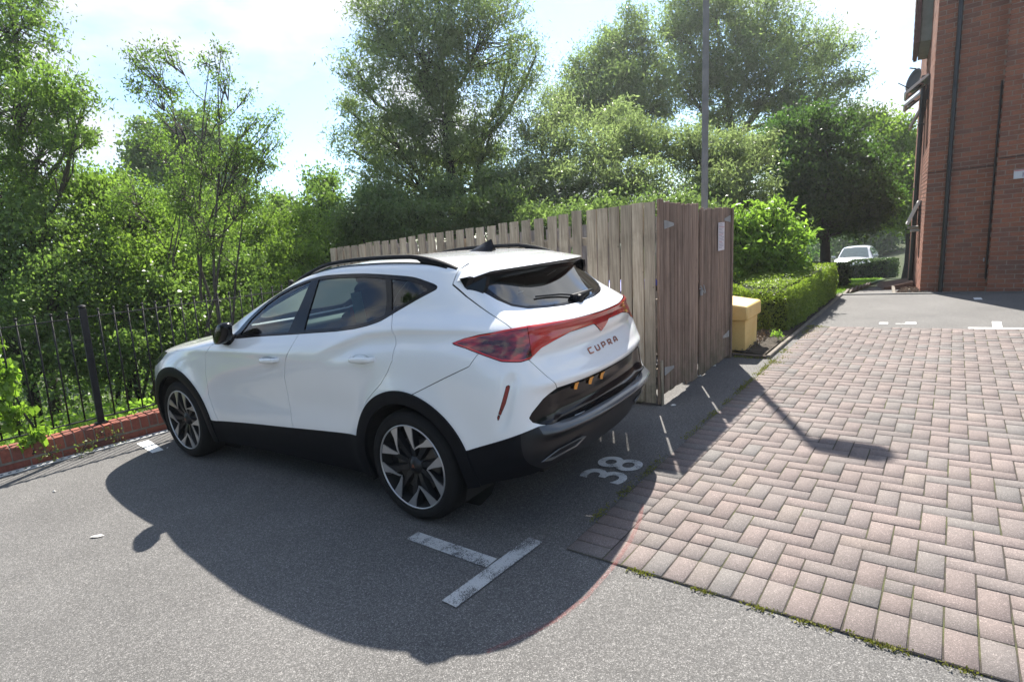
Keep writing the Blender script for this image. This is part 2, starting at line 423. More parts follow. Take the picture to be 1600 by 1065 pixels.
# bay number
def text_mesh(name, s, size, mat, M, off=.0, extr=0.0, parent=None, space=1.0):
    c = bpy.data.curves.new(name, 'FONT'); c.body = s; c.size = size; c.offset = off; c.extrude = extr; c.space_character = space; c.resolution_u = 6
    o = bpy.data.objects.new(name, c); COL.objects.link(o)
    dg = bpy.context.evaluated_depsgraph_get(); me = bpy.data.meshes.new_from_object(o.evaluated_get(dg))
    bpy.data.objects.remove(o, do_unlink=True); bpy.data.curves.remove(c)
    me.transform(M); me.name = name; me.materials.clear(); me.materials.append(mat)
    r = bpy.data.objects.new(name, me); COL.objects.link(r)
    if parent: r.parent = parent
    return r
def basis(o, x, y):
    x = Vector(x).normalized(); y = Vector(y).normalized(); z_ = x.cross(y)
    M = Matrix.Identity(4)
    for i in range(3): M[i][0] = x[i]; M[i][1] = y[i]; M[i][2] = z_[i]; M[i][3] = Vector(o)[i]
    return M
o = text_mesh('bay_number', '38', .435, M_MARK2, basis(st(-.535, .575, .005), (TX, TY, 0), (-SX, -SY, 0)), .006)
tag(o, 'worn white painted number 38 on the asphalt behind the white car', 'road marking')
# red arc on the asphalt
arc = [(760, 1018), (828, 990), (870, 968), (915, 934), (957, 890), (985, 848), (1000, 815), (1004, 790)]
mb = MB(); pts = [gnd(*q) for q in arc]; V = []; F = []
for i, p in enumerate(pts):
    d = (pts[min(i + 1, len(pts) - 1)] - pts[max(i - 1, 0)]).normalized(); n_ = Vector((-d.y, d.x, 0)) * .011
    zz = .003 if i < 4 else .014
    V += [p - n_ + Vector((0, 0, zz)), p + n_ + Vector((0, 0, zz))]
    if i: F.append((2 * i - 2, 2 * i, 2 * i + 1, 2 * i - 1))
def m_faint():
    t = NT('faint_red_line'); v = t.co(); n = t.noise(v, 160, 4, .8)
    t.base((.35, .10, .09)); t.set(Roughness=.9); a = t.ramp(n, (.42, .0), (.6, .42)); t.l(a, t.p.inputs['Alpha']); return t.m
tag(mobj('red_line', V, F, m_faint()), 'faint curved red line on asphalt and blocks at the corner of the paving', 'spray line')

# ------------------------------------------------------------------ moss and weeds along joints of the paving edge
def leaf_cards(P, size, nrm=None, aspect=.5, bias=.6, jitter=.35, curl=.12, rng=RNG, down=0.0):
    """diamond leaves: P (n,3) centres -> verts, quads"""
    n = len(P); P = np.asarray(P)
    N = rng.normal(size=(n, 3)); N /= np.linalg.norm(N, axis=1)[:, None]; N[:, 2] = np.abs(N[:, 2]) * bias + N[:, 2] * (1 - bias) * .5
    if nrm is not None: N = N * .8 + nrm * .6
    N /= np.linalg.norm(N, axis=1)[:, None]
    a = rng.normal(size=(n, 3)); a[:, 2] -= down; a -= N * (a * N).sum(1)[:, None]; a /= np.linalg.norm(a, axis=1)[:, None]
    b = np.cross(N, a); s = (size * (1 + jitter * rng.normal(size=n)).clip(.4, 1.9))[:, None]
    c = N * (s * curl)
    V = np.stack([P - a * s * .5 - c, P + b * s * aspect * .5 - a * s * .08, P + a * s * .5 - c, P - b * s * aspect * .5 - a * s * .08], 1).reshape(-1, 3)
    F = np.arange(4 * n).reshape(-1, 4)
    return V, F
M_MOSS = m_leaf('moss_and_grass', (.11, .12, .025), (.21, .19, .05), .2, .8)
P = []
def line_scatter(a, b, n, w, z0=.0, clump=True):
    a = np.array(a); b = np.array(b); k = RNG.random(n)
    if clump:
        c = RNG.random(26); k = (c[RNG.integers(0, 26, n)] + RNG.normal(0, .012, n)).clip(0, 1)
    p = a[None] * (1 - k[:, None]) + b[None] * k[:, None]
    d = (b - a) / np.linalg.norm(b - a); nn = np.array([-d[1], d[0]])
    p = p + nn[None] * RNG.normal(0, w, n)[:, None]
    return np.column_stack([p, z0 + RNG.random(n) * .014 + .004])
P.append(line_scatter(st(S0 + .35, T0 - .012)[:2], st(3.5, T0 - .012)[:2], 1700, .009))
P.append(line_scatter(st(S0 - .025, T0 + .2)[:2], st(S0 - .02, 4.9)[:2], 1500, .018))
P.append(line_scatter(st(S0 - .01, 3.2)[:2], st(S0 + .05, 5.2)[:2], 700, .05))
P.append(line_scatter((2.56, 6.5), (2.85, 6.22), 300, .03))
P.append(line_scatter((3.7, 7.1), (4.3, 7.95), 700, .07))
P.append(line_scatter((-4.48, 4.70), (-3.0, 6.15), 260, .02))
V, F = leaf_cards(np.concatenate(P), .013, bias=.2)
tag(mobj('moss', V, F, M_MOSS), 'yellow green moss and tufts along the edges of the block paving', 'moss', kind='stuff')

# bed, lawn, kerbs ---------------------------------------------------
bed = [(2.60, 6.60), (2.84, 6.30), (6.22, 10.60), (4.2, 12.6), (-1.0, 9.2), (-.2, 7.3), (2.50, 6.62)]
def sheet(name, poly, mat, dz, res=.35, rough=0.0):
    poly = [Vector((*p, 0)) for p in poly]
    x0, x1 = min(p.x for p in poly), max(p.x for p in poly); y0, y1 = min(p.y for p in poly), max(p.y for p in poly)
    from mathutils.geometry import delaunay_2d_cdt
    pts = [p.xy for p in poly]
    x = x0 + res / 2
    while x < x1:
        y = y0 + res / 2
        while y < y1: pts.append(Vector((x, y))); y += res
        x += res
    nb = len(poly)
    vv, ee, ff, *_ = delaunay_2d_cdt(pts, [], [tuple(range(nb))], 1, 1e-5)
    return mobj(name, [(v.x, v.y, zter(v.x, v.y) + dz + rough * random.uniform(-1, 1)) for v in vv], [tuple(f) for f in ff], mat, smooth=True)
tag(sheet('planting_bed', bed, M_SOIL, .03, .15, .012), kind='structure')
M_GRASSG = simple('lawn_base', (.06, .10, .02), .95, var=.4, nscale=6)
lawn = [(6.30, 10.74), (6.95, 11.55), (9.5, 15.0), (15.4, 23.0), (13.6, 24.6), (5.0, 13.0), (4.4, 12.4)]
tag(sheet('lawn', lawn, M_GRASSG, .02, .5, .01), kind='structure')
M_CONC = simple('weathered_concrete', (.19, .165, .135), .9, var=.25, nscale=10, bump=.5)
def kerb(name, a, b, w, h, label, dz=0, mat=None):
    a = Vector((*a, 0)); b = Vector((*b, 0)); d = (b - a); Ln = d.length; mb = MB(); k = max(1, int(Ln / .9)); M = frame((0, 0, 0), d)
    for i in range(k):
        p = a + d * ((i + .5) / k); za = zter(p.x, p.y)
        mb.box((p.x, p.y, za + h / 2 - .05 + random.uniform(-.006, .006)), (Ln / k - .006, w, h + .1), M.to_3x3().to_4x4(), .006)
    return tag(mb.build(name, mat or M_CONC), label, 'kerb')
kerb('kerb_edging', (2.86, 6.26), (6.22, 10.56), .045, .034, 'thin concrete edging between planting bed and block paving')
kerb('kerb_edging', (2.56, 6.58), (2.85, 6.27), .04, .03, 'short timber edging board beside the yellow bin', mat=simple('edging_timber', (.13, .10, .075), .9))
kerb('kerb_edging', (6.34, 10.72), (10.3, 16.1), .05, .03, 'pale concrete edging between the small lawn and the far driveway')
kerb('kerb_edging', (6.98, 10.22), (8.0, 11.75), .05, .05, 'curved pale edging round the gravel strip by the brick building')
# drainage channel across the driveway mouth, gravel strip
mb = MB(); dd = Vector((SX, SY, 0)).normalized(); a = Vector((6.28, 10.56, .008))
mb.box(a + dd * 2.2, (4.6, .10, .02), frame((0, 0, 0), dd).to_3x3().to_4x4(), .003)
tag(mb.build('drain_channel', simple('dark_grating', (.10, .10, .10), .7)), 'dark drainage channel across the asphalt before the far driveway', 'drain')
M_GRAV = m_brick('gravel', [(.20, .16, .13), (.32, .27, .21), (.26, .17, .12), (.38, .34, .28)], .1)
n = 1600; k1 = RNG.random(n); k2 = RNG.random(n)
gp = np.array([7.02, 10.2])[None] + np.outer(k1 * 1.9, [TX, TY]) + np.outer(k2 * .5, [.8, -.6]); 
V, F = leaf_cards(np.column_stack([gp, [zter(a_, b_) + .03 for a_, b_ in gp]]), .05, aspect=.9, bias=.9, curl=.3)
tag(mobj('gravel', V, F, M_GRAV), 'pale brown gravel strip at the foot of the brick building', 'gravel', kind='stuff')
# slotted drain along the low wall
M_GALV = simple('galvanised_steel', (.33, .33, .33), .55, .3, var=.15)
M_DARK = simple('dark_gap', (.012, .012, .012), .9)
dr = empty('slot_drain', tuple(WA), 0, 'pale slotted drain channel on the asphalt along the low brick wall', 'drain')
o0 = Vector((-4.40, 4.66, 0)); mb = MB(); Mw = frame((0, 0, 0), WD).to_3x3().to_4x4(); mbd = MB(); i0 = -60
mbd.box(Vector((-4.44, 4.70, .002)) + WD * 1.5 - Vector(tuple(WA)), (9.0, .085, .004), Mw)
for i in range(-56, 120):
    p = Vector((-4.44, 4.70, .009)) + WD * (i * .052) - Vector(tuple(WA)); mb.box(p, (.028, .050, .010), Mw)
for s_ in (-1, 1): mb.box(Vector((-4.44, 4.70, .008)) + WD * 1.6 + WN * s_ * .036 - Vector(tuple(WA)), (9.0, .014, .009), Mw)
mb.build('grate', simple('pale_drain_grating', (.62, .62, .60), .6), dr); mbd.build('channel', M_DARK, dr)

# ------------------------------------------------------------------ brick walls
def brick_run(mb, org, xd, nd, L, course0, ncourse, bl=.215, bh=.065, j_=.010, depth=.10, proud=.0, z0=0, header=False, skip=None):
    """lays bricks as boxes: org at the base corner, xd along, nd outward"""
    xd = Vector(xd).normalized(); nd = Vector(nd).normalized(); M = Matrix.Identity(4)
    for i in range(3): M[i][0] = xd[i]; M[i][1] = nd[i]; M[i][2] = (0, 0, 1)[i]
    for c in range(course0, course0 + ncourse):
        z_ = z0 + c * (bh + j_) + bh / 2; x = -(bl + j_) * (.5 if c % 2 else 0)
        while x < L:
            a = max(x, 0); b = min(x + bl, L)
            if b - a > .02 and not (skip and skip((a + b) / 2, z_)):
                mb.box(Vector(org) + xd * ((a + b) / 2) + nd * (proud - depth / 2 + random.gauss(0, .0012)) + Vector((0, 0, z_)), (b - a, depth, bh), M)
            x += bl + j_
M_WALLB = m_brick('orange_red_brick', [(.27, .080, .050), (.32, .105, .064), (.22, .066, .046), (.29, .090, .058), (.16, .065, .050)], .55)
M_MORT = simple('mortar', (.23, .20, .165), .95, var=.2, nscale=20, bump=.4)
wallE = empty('low_brick_wall', tuple(WA), 0, 'low orange brick wall with a brick on edge top under the railing', 'wall')
mb = MB(); Lw = 12.5; ws = WA - WD * 4.5; org = ws - Vector(tuple(WA))
brick_run(mb, org, WD, -WN, Lw, -1, 2, depth=.09)
x = 0
Mr = Matrix.Identity(4)
for i in range(3): Mr[i][0] = WD[i]; Mr[i][1] = -WN[i]; Mr[i][2] = (0, 0, 1)[i]
while x < Lw:
    mb.box(org + WD * (x + .034) + WN * .1075 + Vector((0, 0, .143 + random.gauss(0, .0015))), (.066, .215 + random.gauss(0, .004), .115), Mr, .003); x += .0755
mb.build('brickwork', M_WALLB, wallE)
mb = MB(); mb.box(org + WD * Lw / 2 + WN * .1075 + Vector((0, 0, .04)), (Lw, .203, .30), Mr); mb.build('mortar', M_MORT, wallE)

# ------------------------------------------------------------------ railing
M_IRON = simple('black_painted_iron', (.014, .014, .016), .6, .0, var=.3, nscale=20, spec=.25)
rail = empty('metal_railing', tuple(WA), 0, 'black iron railing with round finials standing on the low brick wall', 'railing')
rb = Vector((-4.148, 5.474, .2)); rb = WA + WD * (rb - WA).dot(WD) + WN * .15; rb.z = .2
lb = rb - WA
posts = [-2.9, 0, 2.05, 4.1]
ZT, ZB = 1.235, .26
for a, b in ((-2.9, 0), (0, 2.05), (2.05, 4.1)):
    mb = MB(); mb.box(lb + WD * (a + b) / 2 + Vector((0, 0, ZT - .2)), (b - a, .035, .010), Mw); mb.build('top_rail', M_IRON, rail)
    mb = MB(); mb.box(lb + WD * (a + b) / 2 + Vector((0, 0, ZB - .2)), (b - a, .035, .010), Mw); mb.build('bottom_rail', M_IRON, rail)
    n = int(round((b - a) / .121))
    for i in range(1, n):
        p = lb + WD * (a + (b - a) * i / n); mb = MB(); jx = random.gauss(0, .002)
        mb.tube([p + Vector((0, 0, ZB - .2)), p + Vector((jx, jx, ZT + .045 - .2))], .0075, 8)
        mb.lathe([(.0, -.013), (.010, -.009), (.0145, 0), (.011, .009), (0, .014)], 8, Matrix.Translation(p + Vector((jx, jx, ZT + .058 - .2))))
        mb.build('baluster', M_IRON, rail, smooth=True)
for a in posts:
    p = lb + WD * a; mb = MB(); mb.box(p + Vector((0, 0, .55)), (.055, .055, 1.14), Mw, .004); mb.box(p + Vector((0, 0, .008)), (.10, .10, .012), Mw, .002)
    mb.lathe([(.0, -.02), (.024, -.012), (.034, 0), (.024, .014), (0, .022)], 12, Matrix.Translation(p + Vector((0, 0, 1.135))))
    autosmooth(mb.build('post', M_IRON, rail))

plumb(rail)
# ------------------------------------------------------------------ timber bin store
M_SLAT = m_wood('grey_weathered_timber', ((.21, .168, .122), (.35, .290, .218), (.46, .395, .305)), green=.6)
M_GATE = m_wood('brown_stained_timber', ((.135, .085, .062), (.25, .168, .125), (.35, .25, .19)), green=.5)
C0 = Vector((1.249, 4.916, 0)); GD = Vector((.618, .786, 0)).normalized(); FD = Vector((cos(radians(144)), sin(radians(144)), 0))
FN = Vector((-FD.y, FD.x, 0)); 
if FN.y > 0: FN = -FN                        # outward (towards the camera)
GN = Vector((GD.y, -GD.x, 0))                # outward from the gates
store = empty('bin_store', tuple(C0), 0, 'timber bin store with grey slatted side and brown boarded double gates', 'bin store')
Mf = Matrix.Identity(4); Mg = Matrix.Identity(4)
for i in range(3):
    Mf[i][0] = FD[i]; Mf[i][1] = FN[i]; Mf[i][2] = (0, 0, 1)[i]; Mg[i][0] = GD[i]; Mg[i][1] = GN[i]; Mg[i][2] = (0, 0, 1)[i]
def slat_panel(org, D, Nn, M, L_, name, z0, zt, lead=5, gap=.044):
    mb = MB(); x = .012; i = 0
    while x < L_:
        w = .100 + random.gauss(0, .003); top = zt(x) + random.gauss(0, .0045); q = M.copy() @ Matrix.Rotation(random.gauss(0, .0028), 4, 'Y')
        mb.box(org + D * (x + w / 2) + Nn * (.010 + random.gauss(0, .002)) + Vector((0, 0, (top + z0) / 2)), (w, .019, top - z0), q, .002)
        x += w + (random.uniform(.008, .014) if i < lead else gap * random.uniform(.65, 1.2)); i += 1
    mb.build(name, M_SLAT, store)
slat_panel(Vector((0, 0, 0)), FD, FN, Mf, 4.33, 'slatted_panel', .03, lambda x: 1.79 - x * .024)
bo = GD * 2.03
slat_panel(bo, FD, -FN, Mf, 4.33, 'rear_slatted_panel', .03, lambda x: 1.70 - x * .01, lead=0, gap=.05)
eo = FD * 4.33
slat_panel(eo, GD, -GN, Mg, 2.0, 'end_slatted_panel', .03, lambda x: 1.68, lead=0, gap=.03)
for (o_, D, Nn, M, L_) in ((Vector((0, 0, 0)), FD, FN, Mf, 4.33), (bo, FD, -FN, Mf, 4.33), (eo, GD, -GN, Mg, 2.0)):
    for zz in (.30, .92, 1.50):
        mb = MB(); mb.box(o_ + D * L_ / 2 - Nn * .022 + Vector((0, 0, zz)), (L_, .038, .075), M, .003); mb.build('rail', M_SLAT, store)
    for k in (.05, .5, .97):
        mb = MB(); mb.box(o_ + D * L_ * k - Nn * .085 + Vector((0, 0, .82)), (.09, .085, 1.64), M, .004); mb.build('post', M_SLAT, store)
# corner board and gates
mb = MB(); mb.box(GD * .047 + GN * .010 + Vector((0, 0, .91)), (.094, .022, 1.79), Mg @ Matrix.Rotation(.004, 4, 'Y'), .002); mb.build('corner_board', M_GATE, store)
mb = MB(); mb.box(GD * .03 + GN * .030 + Vector((0, 0, .20)), (.04, .012, .42), Mg @ Matrix.Rotation(-.05, 4, 'Y'), .002); mb.build('broken_lath', M_SLAT, store)
mb = MB(); mb.box(GD * 2.005 + GN * .0 + Vector((0, 0, .85)), (.05, .09, 1.70), Mg, .003); mb.build('gate_post', M_GATE, store)
def gate(x0, x1, z0, zt, hinge_x, hs):
    mb = MB(); x = x0
    while x < x1 - .01:
        w = min(random.uniform(.034, .070), x1 - x); d = random.uniform(0, .007)
        zb = z0(x) + random.gauss(0, .006); top = zt(x) + random.gauss(0, .006)
        mb.box(GD * (x + w / 2) + GN * (.012 + d) + Vector((0, 0, (top + zb) / 2)), (w - .0065, .018, top - zb), Mg, .003); x += w
    g = mb.build('gate', M_GATE, store)
    for zz in (.32, .95, 1.55):
        mb = MB(); mb.box(GD * (x0 + x1) / 2 - GN * .018 + Vector((0, 0, zz)), (x1 - x0 - .02, .036, .09), Mg); mb.build('ledge', M_GATE, g)
    for zz in (.29, 1.585):
        mb = MB(); s_ = hs
        mb.prism([(0, -.033), (.02 * s_, -.033), (.215 * s_, -.012), (.215 * s_, .010), (.02 * s_, .040), (0, .040)] if s_ > 0 else [(0, -.033), (0, .040), (.02 * s_, .040), (.215 * s_, .010), (.215 * s_, -.012), (.02 * s_, -.033)], .0, .005,
                 Matrix.Translation(GD * hinge_x + GN * .0275 + Vector((0, 0, zz))) @ (Mg @ Matrix.Rotation(pi / 2, 4, 'X')))
        mb.build('hinge', M_GALV, g)
gate(.098, .955, lambda x: .085 if x < .62 else .03, lambda x: 1.785 - .035 * x, .10, 1)
gate(1.005, 1.975, lambda x: .03, lambda x: 1.708 + .0 * x, 1.97, -1)
mb = MB()
for k in range(5):
    a = k * .9; mb.tube([GD * (.955 + .03 * k) + GN * .035 + Vector((0, 0, .93 + .03 * sin(a * 2))), GD * (.975 + .03 * k) + GN * .05 + Vector((0, 0, .90 + .03 * cos(a)))], .005, 6)
mb.box(GD * .985 + GN * .045 + Vector((0, 0, .885)), (.045, .02, .05), Mg, .004)
mb.build('latch', M_GALV, store)
mb = MB(); mb.box(GD * .98 - GN * .03 + Vector((0, 0, .88)), (.07, .03, 1.66), Mg, .003); mb.build('meeting_stile', M_GATE, store)
# notice
M_PAPER = simple('laminated_paper', (.72, .66, .68), .4, var=.05); M_INKR = simple('red_ink', (.5, .12, .14), .6); M_INK = simple('grey_ink', (.30, .25, .30), .6)
nt = empty('paper_notice', tuple(C0 + GD * 1.62 + GN * .036 + Vector((0, 0, 1.41))), 0, 'white printed paper notice fixed to the right bin store gate', 'notice')
Mn = Mg @ Matrix.Rotation(pi / 2, 4, 'X')
mb = MB(); mb.box((0, 0, 0), (.205, .002, .295), Mg); mb.build('sheet', M_PAPER, nt)
for k in range(17):
    mb = MB(); w = random.uniform(.12, .18) if k % 4 else .10
    mb.box(GN * .0022 + Vector((0, 0, .13 - k * .0155)) - GD * (.18 - w) * .4, (w, .001, .0045), Mg); mb.build('text_line', M_INKR if k % 5 == 2 else M_INK, nt)
plumb(store)
nt.location.x += LEAN[0] * 1.41; nt.location.y += LEAN[1] * 1.41; plumb(nt)
# wheelie bins inside
M_BINB = simple('dark_bin_plastic', (.02, .02, .022), .5, var=.2); M_LIDB = simple('blue_bin_plastic', (.02, .06, .55), .45, var=.1)
def wheelie(loc, rz):
    e = empty('wheelie_bin', loc, rz, 'dark wheeled bin with blue lid behind the slats inside the bin store', 'wheelie bin', 'blue lidded bins inside the bin store')
    mb = MB(); n = 4
    b0 = [(-.20, -.24), (.20, -.24), (.20, .24), (-.20, .24)]; b1 = [(-.27, -.33), (.27, -.33), (.27, .33), (-.27, .33)]
    V = [(x, y, .06) for x, y in b0] + [(x, y, .98) for x, y in b1]
    mb.add(V, [(3, 2, 1, 0), (4, 5, 6, 7)] + [(i, (i + 1) % 4, (i + 1) % 4 + 4, i + 4) for i in range(4)])
    mb.box((0, 0, .97), (.58, .70, .05)); mb.build('body', M_BINB, e)
    mb = MB(); mb.prism([(-.36, 0), (.37, 0), (.37, .03), (.1, .085), (-.30, .07), (-.36, .03)], -.29, .29, Matrix.Translation((0, 0, 1.0)) @ Matrix(((0, 0, 1, 0), (1, 0, 0, 0), (0, 1, 0, 0), (0, 0, 0, 1))))
    mb.build('lid', M_LIDB, e)
    mb = MB(); mb.tube([(-.24, -.40, 1.02), (.24, -.40, 1.02)], .018, 8); mb.build('handle', M_LIDB, e)
    for sx in (-1, 1):
        mb = MB(); mb.lathe([(.0, -.03), (.10, -.03), (.105, 0), (.10, .03), (0, .03)], 20, Matrix.Translation((sx * .25, -.24, .105)) @ Matrix.Rotation(pi / 2, 4, 'Y')); mb.build('wheel', M_BINB, e)
    return e
def copy_tree(o, loc, rz, label=None):
    c = o.copy(); COL.objects.link(c); c.location = loc; c.rotation_euler = (0, 0, rz)
    if label: c['label'] = label
    def rec(src, dst):
        for ch in src.children:
            d = ch.copy(); COL.objects.link(d); d.parent = dst; rec(ch, d)
    rec(o, c); return c
rzF = math.atan2(FD.y, FD.x)
w0 = None
for k, a in enumerate((.55, 1.22, 1.92, 2.62)):
    p = C0 + FD * a - FN * .46
    if w0 is None: w0 = wheelie(tuple(p), rzF)
    else: copy_tree(w0, tuple(p), rzF + random.gauss(0, .05))

# ------------------------------------------------------------------ yellow grit bin
M_YEL = NT('sun_faded_yellow_plastic'); _v = M_YEL.co()
_c = M_YEL.ramp(M_YEL.noise(_v, 3.5, 6, .6), (.3, (.74, .46, .15)), (.7, (.82, .58, .24)))
_c = M_YEL.mix(M_YEL.ramp(M_YEL.noise(_v, 11, 6, .7), (.55, 0), (.75, .35)), _c, (.36, .25, .11))
M_YEL.base(_c); M_YEL.set(Roughness=.5); M_YEL.bump(M_YEL.noise(_v, 60, 4), .15, .003); M_YEL = M_YEL.m
q0 = gnd(1166, 553.7); q1 = gnd(1184.7, 538.5); bd = (q1 - q0).normalized(); bl_ = Vector((-bd.y, bd.x, 0))
grit = empty('grit_bin', tuple(q0), math.atan2(bd.y, bd.x), 'yellow plastic grit bin with sloping lid between the gates and the hedge', 'grit bin')
dl = (q1 - q0).length; wd_ = .95
def tapered(mb, x0, x1, y0, y1, z0, z1, g0, zf=None, r=.012):
    """box whose foot is narrower by g0; zf(x, y) gives the top height"""
    zf = zf or (lambda x, y: z1)
    b = [(x0 + g0, y0 + g0), (x1 - g0, y0 + g0), (x1 - g0, y1 - g0), (x0 + g0, y1 - g0)]; t = [(x0, y0), (x1, y0), (x1, y1), (x0, y1)]
    V = [(*p, z0) for p in b] + [(*p, zf(*p)) for p in t]
    mb.add(V, [(3, 2, 1, 0), (4, 5, 6, 7)] + [(i, (i + 1) % 4, (i + 1) % 4 + 4, i + 4) for i in range(4)])
def bevel(o, w, seg=2):
    md = o.modifiers.new('bevel', 'BEVEL'); md.width = w; md.segments = seg; md.limit_method = 'ANGLE'; md.angle_limit = radians(25)
    return autosmooth(o, 30)
mb = MB(); tapered(mb, 0, dl, 0, wd_, .0, .43, .02)
for yy in (.30, .62): mb.box((-.004, yy, .2), (.012, .10, .34))
bevel(mb.build('tub', M_YEL, grit), .018)
mb = MB(); tapered(mb, -.035, dl + .035, -.035, wd_ + .035, .405, .6, -.0, lambda x, y: .575 + .0 * x + y * .16)
bevel(mb.build('lid', M_YEL, grit), .02)
mb = MB(); mb.box((-.045, .45, .455), (.03, .16, .035)); bevel(mb.build('handle', M_YEL, grit), .008)

# ------------------------------------------------------------------ lamp column
M_POLE = simple('grey_galvanised_column', (.20, .19, .175), .7, .0, var=.2, nscale=5)
lamp = empty('street_lamp', (2.72, 7.95, 0), 0, 'tall grey lamp column rising behind the bin store gates', 'street lamp')
mb = MB(); mb.tube([(0, 0, 0), (0, 0, 1.3)], .070, 20); mb.tube([(0, 0, 1.3), (0, 0, 1.34), (0, 0, 5.05)], [.070, .046, .038], 20); autosmooth(mb.build('column', M_POLE, lamp))
mb = MB(); hd = Vector((.74, -.67, 0)).normalized(); Mh = frame((0, 0, 0), hd).to_3x3().to_4x4()
mb.tube([(0, 0, 5.0), tuple(hd * .12 + Vector((0, 0, 5.08)))], .03, 10); mb.build('bracket', M_POLE, lamp)
mb = MB()
for (x0_, x1_, h0, h1) in ((.05, .62, .05, .13),):
    V = []
    for (xx, ww, zl, zh) in ((.0, .09, 5.02, 5.12), (.06, .125, 4.98, 5.15), (.40, .13, 4.98, 5.16), (.47, .09, 5.01, 5.12)):
        for (yy, zz) in ((-ww, zl + .03), (-ww * .6, zl), (ww * .6, zl), (ww, zl + .03), (ww * .8, zh - .03), (0, zh), (-ww * .8, zh - .03)): V.append(hd * xx + Vector((-hd.y, hd.x, 0)) * yy + Vector((0, 0, zz)))
    F = [tuple(range(7))[::-1], tuple(range(21, 28))] + [(r * 7 + k, r * 7 + (k + 1) % 7, r * 7 + 7 + (k + 1) % 7, r * 7 + 7 + k) for r in range(3) for k in range(7)]
    mb.add(V, F)
mb.build('lantern', M_POLE, lamp, smooth=True)

plumb(lamp)
# ------------------------------------------------------------------ brick building
BA = radians(-42); BX = Vector((cos(BA), sin(BA), 0)); BN = Vector((BX.y, -BX.x, 0)); 
if BN.y > 0: BN = -BN
LA = radians(55.7); LX = Vector((cos(LA), sin(LA), 0)); LN = Vector((-LX.y, LX.x, 0))
M_RED = m_brick('red_brown_brick', [(.26, .094, .052), (.30, .112, .062), (.225, .080, .046), (.275, .104, .058), (.165, .072, .050), (.25, .090, .052)], .3)
BO = Vector((7.38, 10.13, 0))
bld = empty('brick_building', tuple(BO), 0, 'tall red brick apartment building with black downpipe at the right edge', 'building')
mb = MB(); HB = 7.2; nc = int((HB + .9) / .075)
brick_run(mb, (0, 0, 0), BX, BN, .93, 0, nc, z0=-.9, bh=.062, j_=.013)                       # left bay of the end wall
brick_run(mb, BX * .93 + BN * .225, BX, BN, 3.2, 0, nc, z0=-.9, bh=.062, j_=.013)            # bay standing forward
brick_run(mb, BX * .93 + Vector((0, 0, 0)), BN, -BX, .225, 0, nc, z0=-.9, bh=.062, j_=.013)  # its return
brick_run(mb, (0, 0, 0), LX, LN, 1.35, 0, nc, z0=-.9, depth=.09, bh=.062, j_=.013)
mb.build('brickwork', M_RED, bld)
mb = MB()
def quadv(mb, a, b, z0_, z1_): mb.add([Vector((*a.xy, z0_)), Vector((*b.xy, z0_)), Vector((*b.xy, z1_)), Vector((*a.xy, z1_))], [(0, 1, 2, 3)])
e_ = .008
p = [LX * 10 - LN * e_, Vector((0, 0, 0)) - LN * e_ - BN * e_, BX * (.93 + e_) - BN * e_, BX * (.93 + e_) + BN * (.225 - e_), BX * 4.1 + BN * (.225 - e_), BX * 4.1 + LX * 9]
for a, b in zip(p[:-1], p[1:]): quadv(mb, a, b, -1.5, HB)
M_MORT2 = simple('grey_brown_mortar', (.34, .29, .24), .95, var=.2, nscale=20, bump=.4)
mb.build('wall', M_MORT2, bld)
mb = MB()
brick_run(mb, LX * 1.36, LX, LN, 8.6, 0, nc, z0=-.9, depth=.09, bh=.062, j_=.013); mb.build('side_brickwork', M_RED, bld)
mb = MB(); mb.box(BX * .45 + BN * .002 + Vector((0, 0, 2.05)), (.95, .012, .014), basis((0, 0, 0), BX, (BN.x, BN.y, 0)).to_3x3().to_4x4())
mb.box(BX * 2.5 + BN * .229 + Vector((0, 0, 2.14)), (3.1, .012, .014), basis((0, 0, 0), BX, BN).to_3x3().to_4x4()); mb.build('movement_joint', M_DARK, bld)
M_PIPE = simple('black_pipe', (.012, .013, .015), .35, var=.2)
def pipe(a, b, r, name='downpipe'):
    mb = MB(); mb.tube([a, b], r, 14)
    zz = a.z + .5
    while zz < b.z: mb.lathe([(r, -.03), (r * 1.22, -.025), (r * 1.22, .025), (r, .03)], 14, Matrix.Translation(Vector((a.x, a.y, zz)))); zz += 1.8
    return autosmooth(mb.build(name, M_PIPE, bld))
pp = BX * .30 + BN * .055; pipe(pp + Vector((0, 0, -.1)), pp + Vector((0, 0, HB)), .034)
pp = BX * .895 + BN * .03; pipe(pp + Vector((0, 0, .2)), pp + Vector((0, 0, 3.35)), .014, 'small_pipe')
mb = MB(); mb.tube([BX * .86 + BN * .02 + Vector((0, 0, .55)), BX * .86 + BN * .09 + Vector((0, 0, .55)), BX * .86 + BN * .10 + Vector((0, 0, .5))], .012, 8); mb.build('outside_tap', M_GALV, bld)
